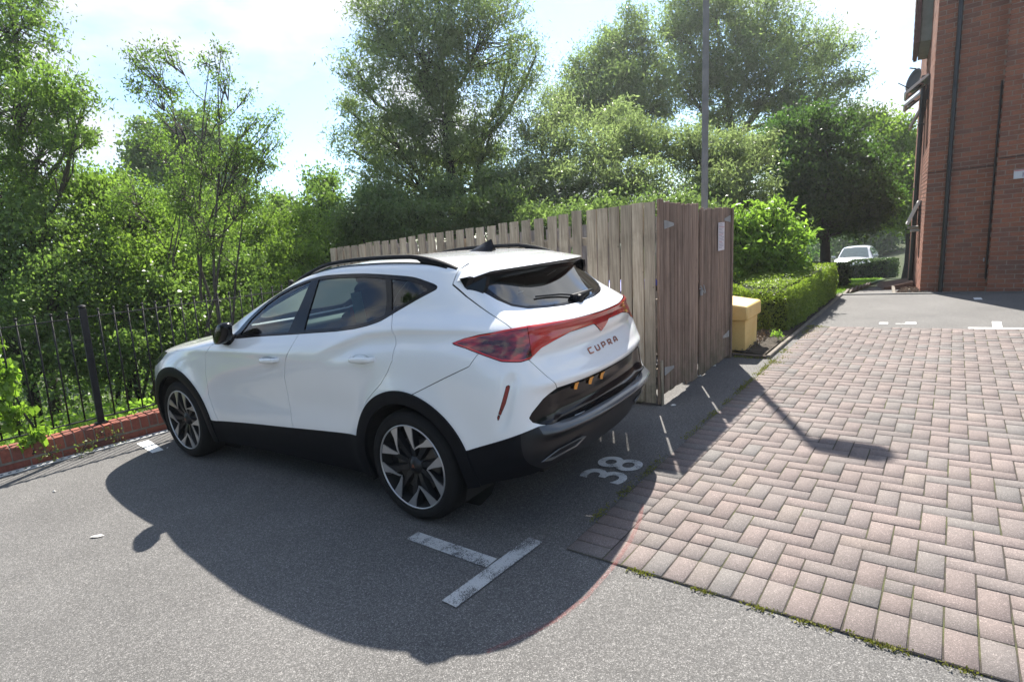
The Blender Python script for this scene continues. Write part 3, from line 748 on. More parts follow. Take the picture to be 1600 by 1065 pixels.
# left face: frames, open casements, dish, soffit
M_FRAME = simple('pale_window_frame', (.62, .62, .60), .4, var=.05)
M_WGL = simple('dark_window_glass', (.03, .035, .04), .05, var=.1)
Ml = basis((0, 0, 0), LX, LN).to_3x3().to_4x4()
def casement(x, z_, w, h, tilt):
    f = MB(); f.box(LX * x + LN * .01 + Vector((0, 0, z_)), (w, .03, h), Ml); f.build('window', M_WGL, bld)
    M = Matrix.Translation(LX * x + LN * .03 + Vector((0, 0, z_ + h / 2))) @ Ml @ Matrix.Rotation(tilt, 4, 'X')
    g = MB()
    for (cx, cz, ww, hh) in ((0, -.025, w, .05), (0, -h + .025, w, .05), (-w / 2 + .025, -h / 2, .05, h - .1), (w / 2 - .025, -h / 2, .05, h - .1)):
        g.box((0, 0, 0), (ww, .045, hh), None); 
        for i in range(len(g.V) - 8, len(g.V)): g.V[i] = tuple(M @ (Vector(g.V[i]) + Vector((cx, 0, cz))))
    fr = g.build('open_casement', M_FRAME, bld)
    gg = MB(); gg.box((0, 0, 0), (w - .1, .01, h - .1)); gg.V = [tuple(M @ (Vector(v) + Vector((0, 0, -h / 2)))) for v in gg.V]; gg.build('pane', M_WGL, fr)
casement(2.2, 3.75, 1.0, .46, radians(52)); casement(3.6, 3.70, 1.0, .46, radians(52)); casement(2.3, 1.35, .9, .5, radians(22)); casement(5.6, 3.6, 1.0, .5, radians(26))
pp = LX * 3.1 + LN * .07; pipe(pp + Vector((0, 0, -.9)), pp + Vector((0, 0, 4.2)), .045)
mb = MB(); mb.tube([LX * 2.6 + Vector((0, 0, 1.05)), LX * 2.6 + LN * .2 + Vector((0, 0, 1.05))], .03, 10); mb.tube([LX * 2.2 + Vector((0, 0, 1.0)), LX * 2.2 + LN * .16 + Vector((0, 0, 1.0))], .03, 10); mb.build('overflow_pipe', M_FRAME, bld)
# ramp wall at the foot of the left face
mb = MB(); mb.add([LX * 1.9 + LN * .05 + Vector((0, 0, -.5)), LX * 1.9 + LN * .75 + Vector((0, 0, -.5)), LX * 5 + LN * .9 + Vector((0, 0, -.7)), LX * 5 + LN * .05 + Vector((0, 0, -.7)),
    LX * 1.9 + LN * .05 + Vector((0, 0, -.04)), LX * 1.9 + LN * .55 + Vector((0, 0, -.14)), LX * 5 + LN * .7 + Vector((0, 0, -.36)), LX * 5 + LN * .05 + Vector((0, 0, -.28))],
    [(3, 2, 1, 0), (4, 5, 6, 7), (0, 1, 5, 4), (1, 2, 6, 5), (2, 3, 7, 6), (3, 0, 4, 7)])
tag(mb.build('brick_ramp', simple('dull_brown_brick', (.13, .07, .05), .95, var=.3, nscale=20)), 'low sloping brick plinth at the foot of the building beside the driveway', 'plinth').location = tuple(BO)
# roof overhang and dish
M_TILE = simple('dark_red_roof_tiles', (.10, .035, .035), .7, var=.3, nscale=12); M_SOF = simple('green_grey_soffit_board', (.20, .215, .185), .7, var=.15)
mb = MB(); mb.box(LX * 3.6 + LN * .08 + Vector((0, 0, 5.6)), (1.9, .20, 1.6), Ml)
for k in range(9): mb.box(LX * 3.6 + LN * .185 + Vector((0, 0, 4.9 + k * .18)), (1.92, .02, .03), Ml)
mb.build('oriel_cladding', M_SOF, bld)
mb = MB(); mb.box(LX * 3.6 + LN * .23 + Vector((0, 0, 5.6)), (2.0, .07, 1.62), Ml)
for k in range(11): mb.box(LX * 3.6 + LN * .27 + Vector((0, 0, 4.86 + k * .15)), (2.02, .03, .05), Ml)
mb.build('tile_hanging', M_TILE, bld)
dish = empty('satellite_dish', tuple(BO + LX * 3.9 + LN * .20 + Vector((0, 0, 4.25))), 0, 'dark round satellite dish on the side wall of the brick building', 'satellite dish')
mb = MB(); Md = Matrix.Rotation(LA + pi / 2 + .5, 4, 'Z') @ Matrix.Rotation(radians(75), 4, 'Y')
mb.lathe([(.005, 0), (.12, .008), (.2, .03), (.26, .06), (.262, .052), (.2, .02), (.12, -.002), (.005, -.01)], 28, Md); mb.build('reflector', simple('dark_grey_mesh', (.05, .05, .055), .6), dish, smooth=True)
mb = MB(); mb.tube([(0, 0, 0), tuple(-LN * .18 + Vector((0, 0, .0)))], .018, 8); mb.tube([tuple(Md @ Vector((.2, 0, 0))), tuple(Md @ Vector((.1, 0, .36)))], .01, 6); mb.tube([(0, 0, .26), tuple(LN * .12 + Vector((0, 0, .30)))], .014, 6); mb.build('arm', M_IRON, dish)
# sign on the bay
plumb(bld); dish.location.x += LEAN[0] * 4.25; dish.location.y += LEAN[1] * 4.25
sg = empty('wall_sign', tuple(BO + BX * 1.33 + BN * .24 + Vector((LEAN[0] * 1.86, LEAN[1] * 1.86, 1.86))), 0, 'small white wall sign with red edge on the brick building at the right border', 'sign')
Ms = basis((0, 0, 0), BX, BN).to_3x3().to_4x4()
mb = MB(); mb.box((0, 0, 0), (.38, .008, .135), Ms); mb.build('plate', simple('white_sign_plate', (.62, .62, .64), .35, var=.05), sg)
mb = MB(); mb.box(BN * .006 + Vector((0, 0, .055)), (.37, .004, .012), Ms); mb.build('border', M_INKR, sg)
text_mesh('lettering', 'K', .10, M_INK, basis(BN * .0065 - BX * .09 - Vector((0, 0, .045)), BX, (0, 0, 1)), .002, 0, sg)
# ================================================================== the white car
# Body: a spline loft through rings (front centre -> side -> rear centre), half car, y >= 0
RINGS = [
 [(3.42,0,.20),(3.40,.42,.20),(3.28,.72,.20),(3.10,.84,.20),(2.68,.86,.19),(2.2,.85,.19),(1.75,.835,.19),(1.2,.83,.19),(.7,.83,.19),(.25,.85,.20),(-.1,.87,.22),(-.38,.865,.27),(-.56,.80,.31),(-.68,.68,.32),(-.79,.36,.34),(-.81,0,.34)],
 [(3.52,0,.33),(3.48,.42,.33),(3.36,.72,.33),(3.15,.86,.33),(2.68,.90,.33),(2.2,.885,.32),(1.75,.87,.32),(1.2,.87,.32),(.7,.87,.33),(.25,.885,.35),(-.1,.905,.37),(-.4,.90,.40),(-.60,.86,.43),(-.745,.75,.45),(-.85,.38,.46),(-.87,0,.46)],
 [(3.56,0,.50),(3.52,.42,.50),(3.38,.73,.50),(3.15,.875,.50),(2.68,.915,.50),(2.2,.90,.46),(1.75,.885,.45),(1.2,.885,.46),(.7,.885,.47),(.25,.90,.49),(-.1,.915,.50),(-.4,.905,.52),(-.62,.865,.54),(-.76,.76,.56),(-.875,.38,.57),(-.895,0,.57)],
 [(3.57,0,.66),(3.53,.42,.66),(3.36,.74,.68),(3.12,.875,.70),(2.68,.92,.68),(2.2,.905,.66),(1.75,.890,.65),(1.2,.885,.65),(.7,.885,.66),(.25,.905,.68),(-.1,.92,.70),(-.4,.905,.70),(-.62,.865,.70),(-.745,.76,.68),(-.835,.38,.655),(-.85,0,.65)],
 [(3.54,0,.80),(3.49,.42,.80),(3.30,.73,.82),(3.05,.86,.83),(2.68,.905,.84),(2.2,.905,.85),(1.75,.900,.85),(1.2,.895,.85),(.7,.895,.86),(.25,.905,.87),(-.1,.912,.88),(-.4,.90,.88),(-.62,.85,.87),(-.745,.745,.84),(-.845,.38,.80),(-.865,0,.79)],
 [(3.46,0,.885),(3.40,.42,.885),(3.18,.71,.89),(2.98,.82,.90),(2.68,.87,.925),(2.2,.890,.965),(1.75,.892,.98),(1.2,.892,.99),(.7,.89,1.0),(.25,.888,1.01),(-.1,.885,1.02),(-.4,.87,1.01),(-.61,.81,.99),(-.725,.71,.955),(-.815,.38,.92),(-.835,0,.91)],
 [(3.30,0,.925),(3.24,.40,.925),(3.05,.66,.93),(2.88,.765,.94),(2.62,.81,.965),(2.18,.845,1.02),(1.80,.85,1.05),(1.2,.845,1.08),(.7,.84,1.11),(.25,.835,1.14),(-.1,.83,1.14),(-.4,.81,1.12),(-.60,.755,1.09),(-.715,.665,1.05),(-.805,.36,1.03),(-.83,0,1.02)],
 [(2.95,0,.97),(2.93,.38,.97),(2.80,.60,.97),(2.65,.68,.98),(2.40,.72,1.01),(2.10,.765,1.06),(1.72,.80,1.13),(1.2,.80,1.19),(.7,.79,1.21),(.25,.785,1.225),(-.1,.77,1.225),(-.38,.74,1.20),(-.57,.69,1.165),(-.675,.615,1.14),(-.77,.34,1.125),(-.80,0,1.12)],
 [(2.55,0,1.01),(2.52,.37,1.01),(2.40,.58,1.01),(2.22,.66,1.04),(2.02,.705,1.11),(1.85,.735,1.17),(1.55,.745,1.26),(1.1,.74,1.31),(.7,.735,1.33),(.25,.73,1.335),(-.08,.72,1.325),(-.32,.69,1.29),(-.48,.64,1.25),(-.565,.56,1.215),(-.65,.32,1.19),(-.68,0,1.18)],
 [(2.15,0,1.09),(2.12,.36,1.09),(2.02,.56,1.12),(1.90,.63,1.15),(1.72,.655,1.22),(1.52,.67,1.30),(1.30,.675,1.385),(.97,.67,1.45),(.65,.665,1.475),(.25,.665,1.465),(-.05,.655,1.435),(-.23,.635,1.40),(-.34,.60,1.375),(-.42,.52,1.36),(-.48,.32,1.35),(-.50,0,1.35)],
 [(1.65,0,1.325),(1.62,.34,1.32),(1.56,.52,1.31),(1.48,.565,1.325),(1.38,.59,1.365),(1.26,.605,1.415),(1.10,.61,1.46),(.88,.61,1.495),(.60,.605,1.51),(.25,.60,1.505),(-.02,.595,1.487),(-.17,.58,1.465),(-.28,.54,1.45),(-.34,.46,1.452),(-.37,.28,1.458),(-.38,0,1.46)],
 [(1.15,0,1.485),(1.13,.25,1.48),(1.08,.36,1.478),(1.02,.40,1.483),(.95,.41,1.497),(.88,.41,1.508),(.78,.41,1.520),(.66,.41,1.530),(.5,.41,1.533),(.28,.41,1.530),(.08,.40,1.520),(-.03,.39,1.512),(-.10,.36,1.508),(-.14,.30,1.505),(-.16,.18,1.507),(-.17,0,1.508)],
 [(.85,0,1.528),(.84,0,1.528),(.82,0,1.529),(.80,0,1.530),(.77,0,1.532),(.74,0,1.534),(.70,0,1.536),(.64,0,1.538),(.52,0,1.540),(.36,0,1.540),(.22,0,1.536),(.16,0,1.533),(.12,0,1.530),(.10,0,1.529),(.08,0,1.529),(.07,0,1.529)],
]
def spl(t, y, q):
    """natural cubic spline through y (n,...) at knots t, evaluated at q"""
    n = len(t); h = np.diff(t); A = np.zeros((n, n)); B = np.zeros((n,) + y.shape[1:]); A[0, 0] = A[-1, -1] = 1
    for i in range(1, n - 1):
        A[i, i - 1] = h[i - 1]; A[i, i] = 2 * (h[i - 1] + h[i]); A[i, i + 1] = h[i]
        B[i] = 6 * ((y[i + 1] - y[i]) / h[i] - (y[i] - y[i - 1]) / h[i - 1])
    Mx = np.linalg.solve(A, B.reshape(n, -1)).reshape(B.shape)
    k = np.clip(np.searchsorted(t, q, side='right') - 1, 0, n - 2); ex = (slice(None),) + (None,) * (y.ndim - 1)
    hh = h[k][ex]; a = (t[k + 1] - q)[ex]; b = (q - t[k])[ex]
    return (Mx[k] * a ** 3 + Mx[k + 1] * b ** 3) / (6 * hh) + (y[k] / hh - Mx[k] * hh / 6) * a + (y[k + 1] / hh - Mx[k + 1] * hh / 6) * b
RG = np.array(RINGS, dtype=float)                       # (13,16,3)
# mirrored continuation so the spline crosses the centre line square
mir = RG * np.array([1, -1, 1])
RGe = np.concatenate([mir[:, 3:0:-1], RG, mir[:, -2:-5:-1]], 1)
side_len = np.linalg.norm(np.diff(RGe, axis=1), axis=2).mean(0) ** .5
tu = np.concatenate([[0], np.cumsum(side_len)])
# rings beyond the roof centre line, mirrored
RGe = np.concatenate([RGe, (RGe * np.array([1, -1, 1]))[-2:-4:-1]], 0)
tv = np.concatenate([[0], np.cumsum((np.linalg.norm(np.diff(RGe, axis=0), axis=2).mean(1)) ** .5)])
def car_grid(nu, nv):
    u0, u1 = tu[3], tu[-4]; v1 = tv[12]
    # uniform-ish sampling between knots
    qu = np.interp(np.linspace(0, 1, nu), np.linspace(0, 1, 16), tu[3:-3]) if False else None
    seg = np.linalg.norm(np.diff(RG, axis=1), axis=2).mean(0); cs = np.concatenate([[0], np.cumsum(seg)]); qu = np.interp(np.linspace(0, cs[-1], nu), cs, tu[3:-3])
    seg = np.linalg.norm(np.diff(RG, axis=0), axis=2).mean(1); cs = np.concatenate([[0], np.cumsum(seg)]); qv = np.interp(np.linspace(0, cs[-1], nv), cs, tv[:13])
    G1 = spl(tu, RGe.transpose(1, 0, 2), qu)             # (nu, rings, 3)
    G2 = spl(tv, G1.transpose(1, 0, 2), qv)              # (nv, nu, 3)
    return G2
NU, NV = 480, 270
P = car_grid(NU, NV); P[-1, :, 1] = 0; P[:, 0, 1] = 0; P[:, -1, 1] = 0
def sm(x, a, b):
    t = np.clip((x - a) / (b - a), 0, 1); return t * t * (3 - 2 * t)
X, Y, Z = P[..., 0].copy(), P[..., 1].copy(), P[..., 2].copy()
sidew = sm(Y, .55, .80)
dy = np.zeros_like(X)
for cx in (0, 2.68):                                      # flared arches
    r = np.hypot(X - cx, Z - .335); dy += .020 * np.exp(-((r - .44) / .085) ** 2)
# scooped lower doors, crisp light catcher above the sill
door = sm(X, .25, .6) * (1 - sm(X, 1.9, 2.2))
dy -= .009 * np.exp(-((Z - .60) / .12) ** 2) * door
# shoulder crease along the doors and haunch rising to the lamp
zc = .955 + .012 * (X - 2.6) * -.6
front_cr = (Z - zc); dy += .006 * np.exp(-(front_cr / .03) ** 2) * sm(X, .9, 1.4) * (1 - sm(X, 2.6, 2.9))
zh = np.interp(X, [-.7, -.4, 0, .3, .62, .8], [1.115, 1.14, 1.14, 1.115, 1.03, .98])
hw = sm(X, -.9, -.5) * (1 - sm(X, .45, .8))
dh = Z - zh
dy += (.016 * np.exp(-(np.where(dh > 0, dh / .07, dh / .020)) ** 2) - .012 * np.exp(-((dh + .065) / .045) ** 2)) * hw
P[..., 1] += dy * sidew
# rear: sharp fold under the lettering, recess for the plate, protruding lip
rw = sm(-X, .55, .72); yy = np.abs(Y); dx = np.zeros_like(X)
dx -= .018 * np.exp(-((Z - (.80 + .03 * yy)) / .03) ** 2) * (1 - sm(yy, .60, .80))
dx += .026 * sm(Z, .590, .612) * (1 - sm(Z, .750, .775)) * (1 - sm(yy, .50, .66))
dx -= .048 * np.exp(-((Z - .572) / .032) ** 2) * (1 - sm(yy, .62, .80))
dx += .022 * np.exp(-((Z - .955) / .05) ** 2) * (1 - sm(yy, .55, .72))
dx -= .02 * np.exp(-((Z - 1.115) / .025) ** 2) * (1 - sm(yy, .60, .74))
P[..., 0] += dx * rw
# reflector scallop on the bumper corner
s_ = P[..., 0] + P[..., 1]
zl = np.clip((Z - .60) / .3, 0, 1); P[..., 1] -= .020 * np.exp(-((s_ - (.235 - .13 * zl)) / .05) ** 2) * sm(Z, .58, .70) * (1 - sm(Z, .86, .93)) * (X < -.4)
GRID = P
ii, jj = np.meshgrid(np.arange(NV - 1), np.arange(NU - 1), indexing='ij'); a = (ii * NU + jj).ravel()
quads = np.stack([a, a + NU, a + NU + 1, a + 1], 1)
VV = P.reshape(-1, 3)
du = np.gradient(P, axis=1); dv = np.gradient(P, axis=0); Nn = np.cross(dv, du); Nn = Nn / (np.linalg.norm(Nn, axis=2, keepdims=True) + 1e-12)
c_ = Nn[NV // 3, NU // 2]
if c_[1] < 0: Nn = -Nn; quads = quads[:, ::-1]
Nn[-1, :] = (0, 0, 1); Nn[:, 0, 1] = 0; Nn[:, -1, 1] = 0
NNv = Nn.reshape(-1, 3)
tris = np.concatenate([quads[:, [0, 1, 2]], quads[:, [0, 2, 3]]])
class Surf:
    def __init__(s, V, N, T): s.V = V; s.N = N; s.T = T
    def clip(s, f):
        """split by a scalar field: returns (f>0 part, f<=0 part)"""
        V, N, T = s.V, s.N, s.T
        f = np.where(np.abs(f) < 1e-7, 1e-7, f); sg = f[T] > 0; cnt = sg.sum(1)
        full, none = T[cnt == 3], T[cnt == 0]; mixT = T[(cnt == 1) | (cnt == 2)]
        if len(mixT) == 0: return Surf(V, N, full), Surf(V, N, none)
        msg = f[mixT] > 0; one = msg.sum(1) == 1; lone = np.where(one, np.argmax(msg, 1), np.argmin(msg, 1))
        r = np.arange(len(mixT)); A_, B_, C_ = mixT[r, lone], mixT[r, (lone + 1) % 3], mixT[r, (lone + 2) % 3]
        e = np.concatenate([np.stack([A_, B_], 1), np.stack([A_, C_], 1)]); es = np.sort(e, 1)
        ue, inv = np.unique(es, axis=0, return_inverse=True); inv = inv.ravel()
        fa, fb = f[ue[:, 0]], f[ue[:, 1]]; w = (fa / (fa - fb))[:, None]
        nv = V[ue[:, 0]] * (1 - w) + V[ue[:, 1]] * w; nn = N[ue[:, 0]] * (1 - w) + N[ue[:, 1]] * w
        b = len(V); V2 = np.concatenate([V, nv]); N2 = np.concatenate([N, nn]); m = len(mixT)
        P1 = b + inv[:m]; P2 = b + inv[m:]
        lt = np.stack([A_, P1, P2], 1); q1 = np.stack([P1, B_, C_], 1); q2 = np.stack([P1, C_, P2], 1)
        pos = np.concatenate([full, lt[one], q1[~one], q2[~one]]); neg = np.concatenate([none, lt[~one], q1[one], q2[one]])
        return Surf(V2, N2, pos), Surf(V2, N2, neg)
    def compact(s):
        u, inv = np.unique(s.T, return_inverse=True); N = s.N[u]; N = N / (np.linalg.norm(N, axis=1, keepdims=True) + 1e-12)
        return Surf(s.V[u], N, inv.reshape(-1, 3))
def sdf(px, py, poly):
    """signed distance, positive inside"""
    poly = np.array(poly, float); d = np.full(px.shape, 1e9); ins = np.zeros(px.shape, bool); n = len(poly)
    for i in range(n):
        a, b = poly[i], poly[(i + 1) % n]; e = b - a; L2 = e @ e + 1e-12
        t = np.clip(((px - a[0]) * e[0] + (py - a[1]) * e[1]) / L2, 0, 1)
        d = np.minimum(d, np.hypot(px - a[0] - t * e[0], py - a[1] - t * e[1]))
        c = ((a[1] > py) != (b[1] > py)) & (px < (b[0] - a[0]) * (py - a[1]) / (b[1] - a[1] + 1e-15) + a[0]); ins ^= c
    return np.where(ins, d, -d)
def smooth_poly(pts, k=6, closed=True):
    """Catmull-Rom through the points"""
    pts = [np.array(p, float) for p in pts]; n = len(pts); out = []
    for i in range(n if closed else n - 1):
        p0, p1, p2, p3 = (pts[(i - 1) % n] if closed or i > 0 else pts[i]), pts[i], pts[(i + 1) % n], (pts[(i + 2) % n] if closed or i + 2 < n else pts[(i + 1) % n])
        for j_ in range(k):
            t = j_ / k; out.append(.5 * ((2 * p1) + (-p0 + p2) * t + (2 * p0 - 5 * p1 + 4 * p2 - p3) * t * t + (-p0 + 3 * p1 - 3 * p2 + p3) * t ** 3))
    if not closed: out.append(pts[-1])
    return [tuple(o) for o in out]

CAR = empty('parked_car', (-.1236, 3.892, 0), 2.5257, 'white coupe style SUV with dark side windows and red rear light bar parked in bay', 'car')
def m_white():
    t = NT('white_car_paint'); v = t.co(); t.base((.86, .865, .87)); t.set(Roughness=.22); t.p.inputs['Coat Weight'].default_value = .9; t.p.inputs['Coat Roughness'].default_value = .03
    n = t.noise(v, 2.5, 4, .6); t.l(t.ramp(n, (.35, .20), (.75, .26)), t.p.inputs['Roughness']); return t.m
M_WHITE = m_white()
M_GBLK = simple('gloss_black_trim', (.006, .006, .008), .14, spec=.28, var=.1)
M_CLAD = simple('black_plastic_cladding', (.006, .007, .010), .5, var=.2, nscale=20, spec=.12)
M_CLADG = simple('dark_grey_bumper_plastic', (.014, .015, .018), .40, var=.15, nscale=14, spec=.3)
M_LIP = simple('sky_sheen_lip', (.075, .083, .092), .22, var=.12, nscale=10, coat=.3)  # dark lip coloured paler blue-grey for the sky reflected in it
M_TYRE = simple('tyre_rubber', (.009, .009, .010), .75, spec=.3, var=.3, nscale=20)
M_CHR = simple('machined_alloy', (.50, .50, .51), .34, .75, var=.06)
M_DKALLOY = simple('dark_alloy', (.022, .023, .026), .30, .4, var=.1)
M_INNER = simple('dark_underbody', (.010, .010, .010), .9)
M_COPPER = simple('copper_lettering', (.36, .15, .10), .32, .85, var=.05)
def m_lamp():
    t = NT('red_lamp_lens'); v = t.co('Object', (1.0, 1.0, 3.2)); n = t.noise(v, 7, 3, .55); n2 = t.noise(v, 2.2, 2, .5)
    c = t.ramp(n, (.38, (.045, .004, .007)), (.50, (.20, .010, .015)), (.60, (.50, .024, .026)))
    c = t.mix(t.ramp(n2, (.4, .0), (.6, .5)), c, (.15, .01, .014))
    t.base(c); t.set(Roughness=.12); t.p.inputs['Coat Weight'].default_value = 1.0; t.p.inputs['Coat Roughness'].default_value = .02; return t.m
M_LAMP = m_lamp(); M_LAMPB = simple('bright_red_lens', (.62, .03, .025), .15, var=.15, coat=1.0)
M_AMBER = simple('amber_glint', (.85, .32, .03), .4)
M_GLF = m_glass('front_side_glass', (.82, .98, .91)); M_GLR = m_glass('tinted_side_glass', (.24, .32, .32)); M_GLB = m_glass('tinted_rear_glass', (.055, .07, .075), gloss_only=.08); M_GLW = m_glass('windscreen_glass', (.80, .92, .86))

def emit(name, S, mat, parent=CAR, off=0.0, thick=0.0, mirror='join', minv=3):
    """mesh a surface piece; its mirror image joins it ('join') or becomes a second part ('two')"""
    S = S.compact()
    if len(S.T) < minv: return None
    V = S.V + S.N * off
    def mk(V, N, T, nm):
        N0 = N
        if thick:
            e = np.concatenate([T[:, [0, 1]], T[:, [1, 2]], T[:, [2, 0]]]); key = e[:, 0].astype(np.int64) * 10000000 + e[:, 1]; rk = e[:, 1].astype(np.int64) * 10000000 + e[:, 0]
            be = e[~np.isin(key, rk)]; n = len(V)
            # border strip with its own vertices, pointing sideways
            b0, b1 = be[:, 0], be[:, 1]; m = len(be)
            Vs = np.concatenate([V, V[b0], V[b1], V[b1] - N[b1] * thick, V[b0] - N[b0] * thick]); k = np.arange(m)
            Ts = np.concatenate([T, np.stack([n + k, n + 3 * m + k, n + 2 * m + k], 1), np.stack([n + k, n + 2 * m + k, n + m + k], 1)])
            d = V[b1] - V[b0]; sn = np.cross(d, N[b0]); sn /= (np.linalg.norm(sn, axis=1, keepdims=True) + 1e-12)
            N = np.concatenate([N, sn, sn, sn, sn]); V, T = Vs, Ts
        return V, N, T
    V, N, T = mk(V, S.N, S.T, name)
    mr = np.array([1, -1, 1.])
    if mirror == 'join':
        n = len(V); V2 = np.concatenate([V, V * mr]); N2 = np.concatenate([N, N * mr]); T2 = np.concatenate([T, T[:, ::-1] + n])
        return mobj(name, V2, T2, mat, parent, True, N2)
    o = mobj(name, V, T, mat, parent, True, N)
    if mirror == 'two': mobj(name, V * mr, T[:, ::-1].copy(), mat, parent, True, N * mr)
    return o
S = Surf(VV, NNv, tris)
def f_side(S, poly, ymin=.45):
    return np.minimum(sdf(S.V[:, 0], S.V[:, 2], poly), S.V[:, 1] - ymin)
def f_rear(S, poly, xmax=-.15):
    return np.minimum(sdf(S.V[:, 1], S.V[:, 2], poly), xmax - S.V[:, 0])
def f_diag(S, poly, xmax=-.2):
    return np.minimum(sdf(S.V[:, 0] + S.V[:, 1], S.V[:, 2], poly), xmax - S.V[:, 0])
def cut(S, f, gap=0.0):
    a, rest = S.clip(f - gap) if gap else S.clip(f)
    if gap:
        # recompute the field on the clipped vertices is avoided: field is passed as a function
        pass
    return a, rest
def carve(S, fn, gap=.0022):
    """-> (piece, remainder), with a shut gap between them"""
    a, r = S.clip(fn(S) - gap)
    b, r2 = r.clip(-(fn(r) + gap))
    return a, b
# --- wheel openings
inner = S
def circ(cx, r): return lambda S: np.minimum(r - np.hypot(S.V[:, 0] - cx, S.V[:, 2] - .335), S.V[:, 1] - .5)
for cx in (0.0, 2.68): _, S = S.clip(circ(cx, .395)(S))
INNER = S
# --- glasshouse
DLO = [(1.80, 1.052), (1.40, 1.075), (1.081, 1.092), (.909, 1.102), (.6, 1.12), (.413, 1.139), (.30, 1.158), (.199, 1.184), (.10, 1.232), (-.045, 1.298), (-.135, 1.336), (-.157, 1.352), (-.140, 1.370), (-.06, 1.396), (.045, 1.422), (.237, 1.442), (.45, 1.458), (.70, 1.463), (.921, 1.455), (1.191, 1.408), (1.34, 1.362), (1.46, 1.308), (1.66, 1.19), (1.76, 1.11)]
DLO = smooth_poly(DLO, 4)
dlo, S = carve(S, lambda s: f_side(s, DLO, .52), .0015)
def inset(f, d): return f - d
GF = [(1.715, 1.078), (1.40, 1.092), (1.105, 1.108), (1.04, 1.25), (.985, 1.432), (1.18, 1.392), (1.33, 1.343), (1.45, 1.283), (1.62, 1.178)]
GR = [(.935, 1.122), (.60, 1.140), (.41, 1.160), (.30, 1.180), (.185, 1.213), (.205, 1.30), (.25, 1.42), (.45, 1.437), (.70, 1.442), (.90, 1.436), (.915, 1.28)]
GQ = [(.140, 1.238), (-.04, 1.318), (-.098, 1.347), (-.04, 1.376), (.07, 1.402), (.200, 1.415), (.165, 1.32)]
pane = []
for nm, poly, mt in (('front_window', GF, M_GLF), ('rear_window', GR, M_GLR), ('quarter_window', GQ, M_GLR)):
    g, dlo = carve(dlo, lambda s: f_side(s, poly, .5), .0005)
    emit(nm, g, mt, off=-.005, mirror='two')
emit('window_surround', dlo, M_GBLK, off=.0015, thick=.012, mirror='two')
# windscreen
WS = [(-.02, 1.075), (.50, 1.095), (.585, 1.14), (.575, 1.25), (.535, 1.395), (.50, 1.43), (.0, 1.462), (-.02, 1.462)]
fws = lambda s: np.minimum(sdf(s.V[:, 1], s.V[:, 2], WS), s.V[:, 0] - .95)
w, S = carve(S, fws, .002); emit('windscreen', w, M_GLW, off=-.004)
# rear window
RW = [(-.02, 1.172), (.20, 1.176), (.36, 1.187), (.47, 1.20), (.545, 1.225), (.585, 1.265), (.605, 1.31), (.612, 1.362), (.55, 1.405), (.30, 1.435), (-.02, 1.44)]
frw = lambda s: np.minimum(sdf(s.V[:, 1], s.V[:, 2], RW), -.2 - s.V[:, 0])
w, S = carve(S, frw, .002)
RW2 = [(-.02, 1.185), (.20, 1.189), (.35, 1.20), (.46, 1.213), (.525, 1.235), (.555, 1.27), (.565, 1.31), (.57, 1.345), (.5, 1.39), (.30, 1.42), (-.02, 1.425)]
g, fr = carve(w, lambda s: np.minimum(sdf(s.V[:, 1], s.V[:, 2], RW2), -.2 - s.V[:, 0]), .0003)
emit('rear_windscreen', g, M_GLB, off=-.003); emit('rear_glass_border', fr, M_GBLK, off=-.003)
# --- lamps
LB = [(.490, 1.068), (.40, 1.090), (.28, 1.108), (.10, 1.122), (-.09, 1.128), (-.30, 1.122), (-.5, 1.114), (-.9, 1.108), (-.9, .962), (-.850, .964), (-.725, 1.050), (-.45, 1.048), (-.30, 1.028), (-.17, 1.005), (-.06, .962), (.02, .958), (.16, .972), (.28, 1.008), (.40, 1.045), (.465, 1.060)]
lamp_, S = carve(S, lambda s: f_diag(s, LB, -.28), .002)
f_l = lambda s: (s.V[:, 0] + s.V[:, 1] + .072)
outer, inn = carve(lamp_, f_l, .002)
rimf = lambda s, e: np.minimum(f_diag(s, LB, -.28) - e, 1)
edge_o, core_o = outer.clip(-(rimf(outer, .009)))
emit('tail_lamp', core_o, M_LAMP, off=.004, thick=.014, mirror='two'); emit('tail_lamp_edge', edge_o, M_LAMPB, off=.004, thick=.012, mirror='two')
# light bar: bright edges and dark middle
lb_top, lb_rest = inn.clip(-(rimf(inn, .008)))
_low, _ = lb_top.clip(1.0 - lb_top.V[:, 2] * 0)
bar = emit('light_bar', lb_rest, simple('red_light_bar_lens', (.42, .022, .022), .14, var=.35, nscale=5, coat=1.0), off=.004, thick=.014)
emit('lit_edge', lb_top, M_LAMPB, bar, off=.0045)
# --- reflector on the bumper corner
RF = [(.118, .852), (.150, .850), (.248, .668), (.232, .668), (.165, .76)]
rf, S = carve(S, lambda s: f_diag(s, RF, -.3), .001); emit('rear_reflector', rf, simple('dark_red_reflector', (.22, .012, .010), .3, coat=.5), mirror='two', off=.001)
# --- black panel of the rear bumper with the plate recess
BP = [(-.02, .772), (.30, .775), (.56, .782), (.66, .745), (.735, .690), (.755, .665), (.74, .640), (.70, .618), (.66, .606), (-.02, .598)]
bp, S = carve(S, lambda s: f_rear(s, BP, -.5), .0015)
pn = emit('number_plate_panel', bp, M_GBLK, off=-.001, thick=.02)
